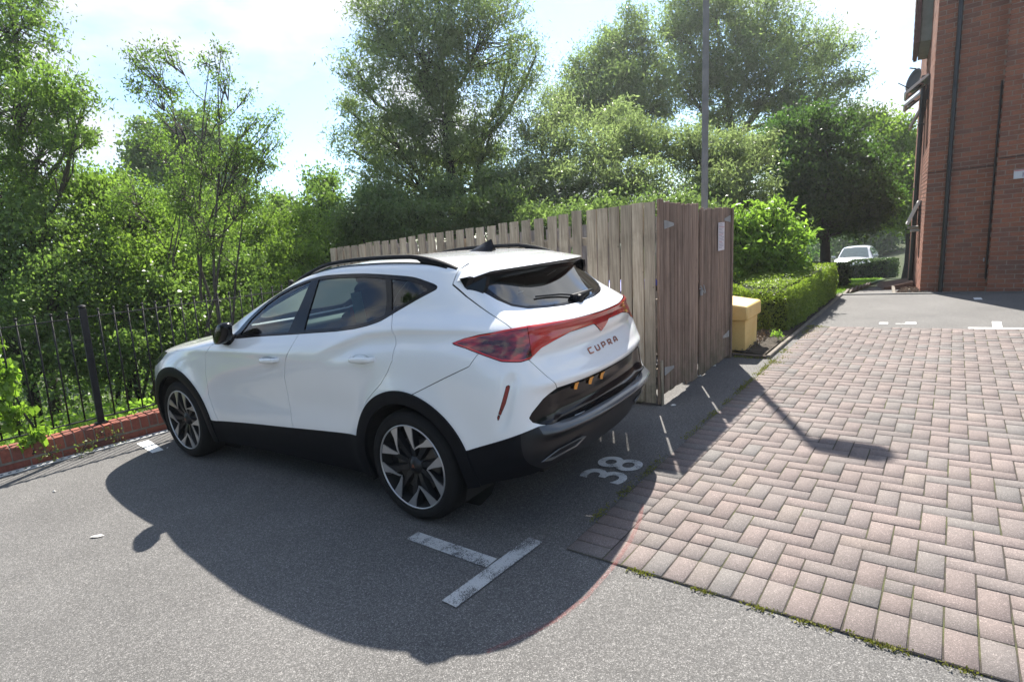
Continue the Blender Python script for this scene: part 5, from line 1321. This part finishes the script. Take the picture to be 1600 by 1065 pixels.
ML_WIL = m_leaf('willow_leaves', (.090, .122, .060), (.170, .205, .110), .55, .34)
ML_WIL2 = m_leaf('silvery_willow_leaves', (.100, .128, .070), (.205, .235, .150), .5, .30)
ML_DRK = m_leaf('dark_tree_leaves', (.034, .068, .024), (.070, .120, .036), .45, .4)
ML_BRI = m_leaf('bright_shrub_leaves', (.110, .180, .035), (.185, .260, .060), .55, .32)
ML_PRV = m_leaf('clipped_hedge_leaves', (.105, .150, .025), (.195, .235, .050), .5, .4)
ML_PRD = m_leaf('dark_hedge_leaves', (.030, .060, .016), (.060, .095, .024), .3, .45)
ML_SCR = m_leaf('scrub_leaves', (.075, .110, .045), (.140, .180, .080), .48, .36)
def gz(p, d=.0): return Vector((p.x, p.y, zter(p.x, p.y) + d))
def under(px, py, dep): return gz(at(px, py, dep))
# left: ash, airy saplings, shrubs behind the railing
tree('ash_tree', 'tall feathery green tree filling the top left corner', 'tree', under(40, 500, 9.5),
     [(20, 40, 9.2, 82), (88, 130, 9.0, 55), (-60, 110, 9.5, 110), (30, 170, 9.0, 85), (120, 205, 8.8, 45), (60, 250, 9.2, 80), (-40, 260, 9.5, 90), (10, -60, 9.5, 90), (140, 150, 9, 35)],
     ML_ASH, .062, 34000, .10, .40, 40, .13, 3, M_BARK, limb_r=.03)
tree('sapling', 'slender open sapling with thin stems against the sky left of the big willow', 'tree', under(330, 560, 8.6),
     [(222, 90, 8.3, 26), (262, 80, 8.3, 20), (225, 135, 8.3, 26), (265, 140, 8.4, 24), (322, 100, 8.4, 18), (345, 75, 8.5, 15), (345, 125, 8.3, 18), (385, 145, 8.6, 15), (392, 190, 8.6, 22), (345, 180, 8.5, 20), (432, 180, 8.6, 14), (430, 215, 8.6, 20), (370, 240, 8.4, 36), (310, 250, 8.3, 36), (410, 260, 8.5, 28), (380, 310, 8.4, 40), (290, 310, 8.4, 40), (330, 370, 8.4, 45)],
     ML_ASH, .046, 10500, .030, .40, 24, .09, 8, M_BARK, stems=5, limb_r=.012, twig_r=.004)
tree('sapling', 'thin leaning sapling with sparse foliage above the railing left of the slender one', 'tree', under(200, 560, 9.2),
     [(330, 165, 9.3, 22), (240, 215, 9.2, 34), (290, 270, 9.2, 34), (200, 300, 9.0, 45)],
     ML_ASH, .046, 3600, .028, .40, 16, .10, 18, M_BARK, stems=3, limb_r=.011, twig_r=.004)
tree('round_tree', 'compact dark green round topped tree in the distance behind the saplings', 'tree', under(290, 420, 22),
     [(245, 225, 22, 55), (300, 205, 22, 50), (345, 240, 22, 50), (280, 260, 22, 65), (220, 260, 22, 35), (300, 320, 22, 75), (350, 290, 22, 50)],
     ML_HAW, .13, 26000, .2, .6, 40, .25, 5)
shr = [
 ('green hawthorn shrub behind the railing at the left border', (20, 560), 8.6, [(10, 330, 9.4, 80), (80, 370, 9.2, 75), (0, 440, 8.8, 85), (90, 460, 8.6, 70), (20, 540, 8.2, 70), (-70, 420, 9, 90), (100, 540, 8.3, 45)], ML_HAW, .050, 48000, 21),
 ('light green bushy elder behind the railing right of the iron post', (190, 560), 9.6, [(150, 310, 10.2, 60), (205, 340, 10, 70), (160, 410, 9.4, 75), (240, 420, 9.4, 70), (190, 490, 9.0, 65), (140, 560, 8.6, 40)], ML_HAW2, .052, 48000, 22),
 ('broad mid green shrub behind the railing near the front of the white car', (290, 560), 10.4, [(290, 400, 10.4, 65), (350, 440, 9.8, 70), (270, 480, 9.2, 70), (330, 520, 8.8, 60), (230, 540, 8.6, 50), (400, 480, 9.2, 45), (250, 360, 11, 55)], ML_HAW, .050, 48000, 23),
 ('yellow green shrub beyond the railing above the car bonnet', (420, 470), 11.5, [(400, 360, 11.4, 60), (455, 400, 10.8, 50), (430, 450, 10.2, 50), (480, 360, 12, 45), (380, 420, 10.6, 50), (350, 340, 12, 50)], ML_HAW2, .050, 34000, 24),
 ('dull green shrub between the yellow green shrub and the slatted fence', (520, 430), 14, [(500, 330, 14.5, 42), (530, 370, 14, 38), (480, 400, 13, 40), (545, 400, 13.2, 36), (500, 280, 15.5, 26), (440, 330, 14.5, 34)], ML_HAW, .08, 18000, 25)]
for lab, (bx, by), bd_, bl2, mt, sz, nl, sd in shr: tree('shrub', lab, 'shrub', under(bx, by, bd_), bl2, mt, sz, nl, .05, .6, 40, .16, sd, stems=4, limb_r=.02, group='shrubs behind the railing')
# big willow and its neighbours
tree('willow_tree', 'big spreading willow with dark trunk behind the slatted fence', 'tree', under(735, 430, 15),
     [(690, -50, 14.5, 110), (600, 30, 14, 70), (560, 110, 14, 38), (655, 90, 13.6, 95), (755, 60, 14, 90), (800, 120, 14.6, 50), (600, 190, 14, 62), (690, 190, 13.6, 85), (770, 200, 14.4, 65), (560, 235, 14.6, 48), (640, 270, 14, 62), (590, 310, 14.2, 60), (720, 270, 15.5, 60), (790, 280, 14.8, 52), (545, 170, 14.6, 22), (835, 90, 14.8, 20), (650, 340, 14.6, 52), (560, 360, 14.4, 46), (800, 330, 14.6, 50)],
     ML_WIL, .095, 95000, .21, .26, 34, .22, 31, down=.5, limb_r=.06)
wl = [('silvery willow scrub rising over the fence right of the big willow', (840, 400), 13.5, [(850, 230, 13.6, 62), (820, 290, 13, 55), (880, 300, 12.6, 55), (870, 180, 14.4, 40), (810, 350, 13, 45)], 41),
      ('silvery willow scrub over the fence left of the lamp column', (960, 400), 12.8, [(930, 230, 13, 58), (990, 215, 13.4, 50), (950, 290, 12.2, 58), (1010, 290, 12, 50), (1040, 220, 13.4, 46), (960, 180, 14.2, 36)], 42),
      ('silvery willow scrub right of the lamp column behind the gates', (1120, 400), 12.8, [(1085, 240, 13, 50), (1140, 240, 13, 50), (1110, 300, 12.2, 55), (1170, 300, 12.6, 45), (1180, 230, 13.6, 36)], 43)]
for lab, (bx, by), bd_, bl2, sd in wl: tree('willow_scrub', lab, 'shrub', under(bx, by, bd_), bl2, ML_WIL2, .080, 25000, .06, .3, 44, .17, sd, stems=4, limb_r=.022, group='willow scrub behind the bin store')
tree('willow_tree', 'rounded pale willow left of the lamp column in the distance', 'tree', under(960, 380, 22),
     [(925, 110, 22, 50), (970, 70, 22, 48), (1010, 110, 22, 50), (910, 160, 22, 44), (960, 150, 21, 60), (1020, 170, 22, 45), (990, 30, 22.5, 28), (870, 150, 21, 32)], ML_WIL, .13, 34000, .22, .3, 36, .3, 51, limb_r=.07)
tree('willow_tree', 'tallest willow with visible trunk behind and right of the lamp column', 'tree', under(1170, 380, 24),
     [(1060, 50, 24, 52), (1120, 20, 24, 60), (1070, 120, 23.5, 52), (1140, 90, 23, 66), (1200, 40, 24, 60), (1210, 120, 23, 62), (1260, 70, 24, 52), (1290, 130, 24, 52), (1240, 180, 23.5, 50), (1130, 170, 23.5, 50), (1310, 80, 24.5, 28), (1070, -10, 24, 40), (1310, 180, 24, 38)], ML_WIL, .14, 62000, .26, .3, 36, .34, 52, M_BARK, limb_r=.09)
tree('hawthorn_tree', 'dense dark hawthorn tree over the driveway behind the round bush', 'tree', under(1290, 420, 15.5),
     [(1255, 200, 15.4, 50), (1300, 220, 15.2, 55), (1230, 260, 15, 52), (1290, 290, 14.8, 62), (1345, 270, 15.4, 52), (1230, 330, 15, 46), (1350, 330, 15.6, 46), (1295, 350, 15.4, 40), (1375, 300, 16, 34), (1210, 215, 15.6, 26)], ML_DRK, .085, 52000, .16, .55, 46, .20, 61)
tree('broadleaf_tree', 'light green tree against the building corner beyond the driveway', 'tree', under(1420, 420, 20),
     [(1400, 220, 21, 40), (1420, 280, 20, 42), (1395, 330, 19.5, 30), (1440, 230, 21.5, 36), (1440, 340, 20, 36), (1370, 195, 22, 26), (1450, 290, 21, 40)], ML_HAW2, .11, 24000, .15, .55, 36, .24, 62)
for lab, (bx, by), bl2, sd in (('dark green scrub under the big willow behind the left end of the slatted fence', (600, 420), [(560, 350, 12.5, 42), (610, 345, 12.5, 45), (650, 340, 12.2, 42), (590, 310, 13, 36)], 44),
        ('low green scrub behind the gates and corner of the bin store', (1000, 400), [(900, 345, 10.6, 32), (950, 338, 10.8, 34), (1010, 335, 10.8, 34), (1070, 332, 10.6, 34), (1105, 340, 10.4, 26), (860, 350, 11, 30)], 46),
        ('dark green scrub under the big willow right of its trunk', (770, 400), [(700, 335, 12.0, 40), (750, 330, 12.0, 42), (795, 325, 12.0, 42), (830, 350, 11.5, 36), (690, 300, 13, 34), (770, 290, 13, 38)], 45)):
    tree('scrub', lab, 'shrub', under(bx, by, 12.5), bl2, ML_SCR, .07, 20000, .05, .45, 44, .16, sd, stems=4, limb_r=.02, group='dark scrub under the willow')
# far dark woodland behind the gaps
rng = np.random.default_rng(77); Pw = []
for k in range(110):
    px = rng.uniform(-350, 1620); dep = rng.uniform(26, 40); c = at(px, 0, dep); hgt = rng.uniform(2.6, 5.0) * (.8 if 380 < px < 560 else 1.0); r = rng.uniform(1.6, 3.0)
    
    if 1230 < px < 1500: c = at(px, 0, rng.uniform(44, 52)); hgt = rng.uniform(7, 9)
    g_z = zter(c.x, c.y); nn_ = 620; q = ball(nn_, rng, .6) * np.array([r, r, hgt / 2]) + np.array([c.x, c.y, g_z + hgt / 2 - .2]); Pw.append(q)
V, F = leaf_cards(np.concatenate(Pw), .34, aspect=.6, rng=rng)
tag(mobj('woodland', V, F, ML_DRK), 'dark belt of distant woodland undergrowth behind the trees', 'woodland', kind='stuff')

# the other side of the car park, behind the photographer: seen only in reflections
Pw = []
for k in range(56):
    if k < 22: a = radians(rng.uniform(182, 368)); d = rng.uniform(14, 20); x, y = d * cos(a) * 1.1, d * sin(a) * 1.0 - 2; hgt = rng.uniform(4.5, 7.0); r = rng.uniform(1.8, 2.8)
    else: x, y = rng.uniform(-17, -13.5), rng.uniform(-13, 1.5); hgt = rng.uniform(9, 13.5); r = rng.uniform(1.8, 2.6)
    q = ball(520, rng, .7) * np.array([r, r, hgt / 2]) + np.array([x, y, hgt / 2]); Pw.append(q)
V, F = leaf_cards(np.concatenate(Pw), .42, aspect=.7, rng=rng)
tag(mobj('woodland', V, F, ML_DRK), 'tall hedge trees on the near side of the car park reflected in the car windows', 'woodland', kind='stuff')

# round bush
tree('round_bush', 'rounded bright green large leaved bush beside the right gate', 'bush', under(1195, 470, 9.9),
     [(1165, 350, 9.6, 38), (1205, 345, 9.7, 42), (1240, 370, 9.8, 32), (1160, 390, 9.4, 40), (1210, 395, 9.4, 46), (1180, 430, 9.6, 42), (1235, 415, 9.6, 30), (1135, 370, 9.8, 36)],
     ML_BRI, .080, 12000, .03, .42, 70, .08, 71, stems=6, limb_r=.014, bias=.75)
# clipped hedges
def hedge(label, foot, h, leaf, size, n, seed, hfun=None, name='clipped_hedge', sprig=0):
    rng = np.random.default_rng(seed); foot = [Vector((*p, 0)) for p in foot]; c = sum(foot, Vector()) / len(foot)
    root = empty(name, (c.x, c.y, zter(c.x, c.y)), 0, label, 'hedge'); o_ = Vector(root.location)
    hf = hfun or (lambda p: h)
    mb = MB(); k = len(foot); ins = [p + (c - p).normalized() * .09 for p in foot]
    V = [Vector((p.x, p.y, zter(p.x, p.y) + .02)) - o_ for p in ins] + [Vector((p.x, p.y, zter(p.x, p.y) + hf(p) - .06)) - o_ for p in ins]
    mb.add(V, [tuple(range(k, 2 * k))] + [(i, (i + 1) % k, (i + 1) % k + k, i + k) for i in range(k)]); mb.build('shade_core', simple('hedge_shade', (.010, .014, .006), 1.0) if 'hedge_shade' not in bpy.data.materials else bpy.data.materials['hedge_shade'], root)  # near-black box, the shade inside the hedge put into its colour
    areas = []; 
    for i in range(k): areas.append((foot[(i + 1) % k] - foot[i]).length * h)
    # top area
    A_ = abs(sum(foot[i].x * foot[(i + 1) % k].y - foot[(i + 1) % k].x * foot[i].y for i in range(k))) / 2
    tot = sum(areas) + A_; P = []; Nn_ = []
    for i in range(k):
        m = int(n * areas[i] / tot); a, b = foot[i], foot[(i + 1) % k]; u = rng.random(m); v = rng.random(m)
        d = (b - a).normalized(); nn_ = np.array([d.y, -d.x, 0]); 
        if (Vector(nn_) .dot(((a + b) / 2) - c)) < 0: nn_ = -nn_
        xy = np.outer(1 - u, a) + np.outer(u, b); hh = np.array([hf(Vector(q)) for q in xy]); g0 = np.array([zter(q[0], q[1]) for q in xy])
        bulge = .02 * np.sin(v * pi) - .01 + .012 * np.sin(u * 23 + v * 7) + rng.normal(0, .016, m)
        xy = xy + nn_[None] * bulge[:, None]; P.append(np.column_stack([xy[:, :2], g0 + .03 + v * (hh - .03)])); Nn_.append(np.tile(nn_, (m, 1)))
    m = int(n * A_ / tot * 1.4); w = rng.dirichlet(np.ones(k) * .8, m); xy = w @ np.array([list(p) for p in foot])
    hh = np.array([hf(Vector(q)) for q in xy]); g0 = np.array([zter(q[0], q[1]) for q in xy])
    P.append(np.column_stack([xy[:, :2], g0 + hh + rng.normal(0, .013, m) + .012 * np.sin(xy[:, 0] * 7) * np.sin(xy[:, 1] * 6) + (rng.random(m) < .03) * rng.random(m) * sprig])); Nn_.append(np.tile([0, 0, 1.0], (m, 1)))
    P = np.concatenate(P) - np.array(o_); V, F = leaf_cards(P, size, nrm=np.concatenate(Nn_), aspect=.55, bias=.6, rng=rng); mobj('foliage', V, F, leaf, root); return root
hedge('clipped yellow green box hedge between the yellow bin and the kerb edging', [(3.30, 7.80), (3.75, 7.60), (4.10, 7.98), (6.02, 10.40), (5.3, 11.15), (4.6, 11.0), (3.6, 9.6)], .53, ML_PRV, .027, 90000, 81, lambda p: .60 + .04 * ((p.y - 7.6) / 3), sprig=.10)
fa_, fb_ = Vector((12.0, 18.9, 0)), Vector((0, 0, 0))
pA = gnd(1310, 437, -1.50); pB = gnd(1386, 437, -1.50)
dH = (pB - pA).normalized(); nH = Vector((-dH.y, dH.x, 0))
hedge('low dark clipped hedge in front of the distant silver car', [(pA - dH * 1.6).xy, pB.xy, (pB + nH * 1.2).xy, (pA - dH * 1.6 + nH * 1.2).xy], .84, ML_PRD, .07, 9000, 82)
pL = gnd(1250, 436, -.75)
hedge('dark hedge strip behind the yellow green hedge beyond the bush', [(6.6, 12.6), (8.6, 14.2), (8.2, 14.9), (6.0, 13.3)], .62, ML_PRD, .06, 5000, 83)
# grass on the lawn
rng = np.random.default_rng(5); n = 9000; L0_, L1_ = np.array([6.35, 10.85]), np.array([15.2, 22.9]); u = rng.random(n) ** 1.3; w = rng.random(n)
xy = L0_ + (L1_ - L0_) * u[:, None] + np.outer(w * (1.6 + u * .8), [-.79, .61]); V, F = leaf_cards(np.column_stack([xy, [zter(a_, b_) + .04 for a_, b_ in xy]]), .07, aspect=.22, bias=.1, rng=rng)
tag(mobj('grass', V, F, m_leaf('lawn_grass', (.08, .14, .02), (.15, .22, .04), .4, .5)), 'bright green grass on the small lawn beyond the hedge', 'grass', kind='stuff')
# undergrowth beyond the low wall
n = 26000; u = rng.random(n) * 13 - 5; w = rng.random(n) ** 1.2 * 3.2 + .22; hgt = (.10 + .26 * (np.sin(u * 2.1) * .5 + .5) * (np.sin(u * 5.3 + w * 2) * .5 + .5) + w * .05)
xy = np.array([WA.x, WA.y]) + np.outer(u, [WD.x, WD.y]) + np.outer(w, [WN.x, WN.y]); z_ = np.array([zter(a_, b_) for a_, b_ in xy]) + rng.random(n) ** .6 * hgt
V, F = leaf_cards(np.column_stack([xy, z_ + .02]), .058, aspect=.6, bias=.7, rng=rng)
tag(mobj('undergrowth', V, F, ML_BRI), 'bright low weeds and brambles behind the low brick wall', 'undergrowth', kind='stuff')
rng = np.random.default_rng(6); n = 60000; u = rng.random(n) * 20 - 7; w = rng.random(n) * 6 + 3.0; xy = np.array([WA.x, WA.y]) + np.outer(u, [WD.x, WD.y]) + np.outer(w, [WN.x, WN.y]); z_ = np.array([zter(a_, b_) for a_, b_ in xy]) + rng.random(n) * 1.5
V, F = leaf_cards(np.column_stack([xy, z_]), .065, aspect=.6, rng=rng); tag(mobj('thicket', V, F, ML_HAW), 'shaded thicket under the shrubs beyond the railing', 'thicket', kind='stuff')
# climber at the left border
tree('climbing_plant', 'bright green climber hanging on the railing at the left border', 'climber', WA + WD * 0.140 + WN * .15 + Vector((0, 0, .2)),
     [(WA + WD * 0.110 + WN * .13 + Vector((0, 0, .95)), 0.101), (WA + WD * 0.140 + WN * .10 + Vector((0, 0, .72)), 0.122), (WA + WD * 0.190 + WN * .08 + Vector((0, 0, .45)), 0.137), (WA + WD * -0.060 + WN * .12 + Vector((0, 0, .55)), 0.158), (WA + WD * -0.140 + WN * .12 + Vector((0, 0, .95)), 0.144), (WA + WD * 0.260 + WN * .05 + Vector((0, 0, .25)), 0.108), (WA + WD * 0.14 + WN * .15 + Vector((0, 0, 1.12)), 0.079), (WA + WD * 0.22 + WN * .12 + Vector((0, 0, .85)), 0.086)],
     m_leaf('climber_leaves', (.10, .17, .02), (.19, .27, .05), .5, .4), .060, 1500, .012, .62, 16, .035, 91, stems=3, limb_r=.006, twig_r=.002, bias=.3)
tree('trailing_weed', 'thin trailing weed growing out of the low wall by the drain', 'weed', WA + WD * .55 - WN * .02 + Vector((0, 0, .12)),
     [(WA + WD * .35 - WN * .10 + Vector((0, 0, .10)), .10), (WA + WD * .60 - WN * .13 + Vector((0, 0, .08)), .11), (WA + WD * .85 - WN * .10 + Vector((0, 0, .10)), .10), (WA + WD * .75 - WN * .05 + Vector((0, 0, .16)), .06)],
     m_leaf('weed_leaves', (.10, .13, .04), (.17, .19, .06), .4, .5), .022, 260, .004, .5, 12, .03, 92, stems=4, limb_r=.003, twig_r=.0015)
tree('small_weed', 'small green weed in the bare soil by the kerb edging', 'weed', (3.30, 7.0, .03), [(Vector((3.30, 7.0, .12)), .07), (Vector((3.36, 6.97, .09)), .05)], ML_BRI, .035, 120, .003, .4, 10, .02, 93, stems=3, limb_r=.002, twig_r=.001)
# litter of twigs and dead leaves in the bed, scraps on the asphalt
rng = np.random.default_rng(9); n = 1500; u = rng.random(n); w = rng.random(n); xy = np.array([2.75, 6.55]) + np.outer(u * 2.2, [TX, TY]) + np.outer(w * .55 - .5, [SX, SY])
V, F = leaf_cards(np.column_stack([xy, .045 + rng.random(n) * .02]), .03, aspect=.5, rng=rng); tag(mobj('leaf_litter', V, F, simple('dry_leaf_litter', (.16, .12, .085), .9, var=.5)), 'dry leaf litter on the soil round the yellow bin', 'leaf litter', kind='stuff')
def scrap(px, py, s, label, mat):
    p = gnd(px, py); mb = MB(); k = 7; ring = [(s * (1 + .4 * sin(a * 2.3 + px)) * cos(a), s * .55 * sin(a)) for a in [2 * pi * i / k for i in range(k)]]
    V = [(x, y, .004 + .004 * abs(sin(x * 300 + i))) for i, (x, y) in enumerate(ring)] + [(0, 0, .014)]
    mb.add(V, [(i, (i + 1) % k, k) for i in range(k)]); o = tag(mb.build('litter_scrap', mat), label, 'litter'); o.location = p; o.rotation_euler = (0, 0, .6 + px * .1); return o
M_SCR = simple('pale_scrap', (.62, .60, .56), .8)
scrap(153, 838, .035, 'pale leaf shaped scrap on the sunlit asphalt at lower left', M_SCR); scrap(85, 768, .018, 'small pale scrap on the asphalt near the slotted drain', M_SCR); scrap(262, 700, .014, 'tiny white scrap beside the painted stripe near the front wheel', M_SCR)
for (px, py, s, lab) in ((1092, 588, .022, 'white pebble at the foot of the gates below the middle gap'), (1116, 572, .018, 'pale pebble at the foot of the right gate'), (1052, 634, .020, 'pale pebble at the foot of the store corner')):
    p = gnd(px, py); mb = MB(); mb.lathe([(0, -.4), (.8, -.3), (1, 0), (.7, .45), (0, .6)], 9, Matrix.Scale(s, 4)); o = tag(mb.build('pebble', M_SCR, smooth=True), lab, 'pebble'); o.location = p + Vector((0, 0, .008)); o.scale = (1.3, .9, .7)

# ================================================================== distant car
pc = at(1338, 400, 30.0); gzc = zter(pc.x, pc.y)
yawc = math.atan2(-pc.y, -pc.x) + radians(-7)          # front faces us, turned a little
SIL = empty('parked_car', (pc.x, pc.y, gzc), yawc, 'small silver hatchback facing the camera behind the low dark hedge', 'car')
M_SIL = simple('silver_car_paint', (.55, .56, .58), .25, .3, var=.05, coat=.6)
secs = [  # x, half width low, half width belt, z belt, half width roof, z top
 (1.90, .55, .60, .52, .50, .60), (1.80, .74, .78, .70, .62, .74), (1.45, .80, .82, .84, .66, .90), (.95, .82, .84, .93, .68, 1.00), (.45, .83, .84, .95, .60, 1.34), (.20, .83, .84, .96, .57, 1.44), (-.3, .83, .84, .97, .56, 1.49), (-1.0, .83, .84, .98, .55, 1.46), (-1.5, .82, .82, .98, .54, 1.36), (-1.75, .78, .79, .96, .60, 1.05), (-1.85, .74, .74, .85, .6, .9)]
V = []; F = []; m = 9
for (x, wl_, wb_, zb_, wr_, zt_) in secs:
    half = [(wl_ * .97, .22), (wl_ + .02, .45), (wb_ + .01, zb_ * .8), (wb_, zb_), (wr_ + (wb_ - wr_) * .1 + .02, zt_ - .06), (wr_ * .85, zt_ - .01), (wr_ * .45, zt_ + .015), (0, zt_ + .02)]
    row = [(x, y, z) for y, z in half] + [(x, -y, z) for y, z in half[-2::-1]]; V += row; m = len(row)
for i in range(len(secs) - 1): F += [(i * m + k, i * m + k + 1, (i + 1) * m + k + 1, (i + 1) * m + k) for k in range(m - 1)]
F += [tuple(range(m)), tuple(range(len(V) - m, len(V)))[::-1]]
autosmooth(mobj('body', V, F, M_SIL, SIL), 40)
M_WGL2 = simple('windscreen_reflecting', (.06, .09, .10), .08, coat=.5)
mb = MB(); V = [(.99, -.66, .995), (.99, .66, .995), (.97, .0, 1.02), (.30, -.53, 1.42), (.30, .53, 1.42), (.26, 0, 1.45)]
V = [(x + .03, y, z + .012) for x, y, z in V]; mb.add(V, [(0, 2, 5, 3), (2, 1, 4, 5)]); mb.build('windscreen', M_WGL2, SIL)
for sy in (-1, 1):
    mb = MB(); mb.add([(.80, sy * .855, .99), (-1.3, sy * .855, 1.0), (-1.15, sy * .63, 1.38), (.05, sy * .63, 1.40), (.35, sy * .66, 1.33)], [(0, 1, 2, 3, 4)]); mb.build('side_window', M_WGL2, SIL)
    mb = MB(); mb.box((.72, sy * .95, 1.02), (.12, .20, .13), None, .03); mb.build('door_mirror', M_SIL, SIL)
    mb = MB(); mb.prism([(-.12, -.07), (.10, -.05), (.14, .05), (-.10, .06)], 0, .02, Matrix.Translation((1.80, sy * .62, .66)) @ Matrix(((0, 0, 1, 0), (1, 0, 0, 0), (0, 1, 0, 0), (0, 0, 0, 1)))); mb.build('headlight', M_WGL2, SIL)
    for cx in (1.25, -1.2):
        mb = MB(); mb.lathe([(0, -.09), (.27, -.09), (.30, -.05), (.30, .05), (.27, .09), (0, .09)], 24, Matrix.Translation((cx, sy * .77, .30)) @ Matrix.Rotation(pi / 2, 4, 'X')); mb.build('wheel', M_TYRE, SIL)

# ================================================================== air
hz = NT('thin_air'); hz.t.nodes.remove(hz.p)
pv = hz.n('ShaderNodeVolumePrincipled'); pv.inputs['Color'].default_value = (.93, .96, 1, 1); pv.inputs['Density'].default_value = .0010; pv.inputs['Anisotropy'].default_value = .5
hz.l(pv.outputs[0], hz.out.inputs['Volume'])
mb = MB(); mb.box((10, 20, 10), (120, 120, 28)); tag(mb.build('haze', hz.m), kind='stuff')
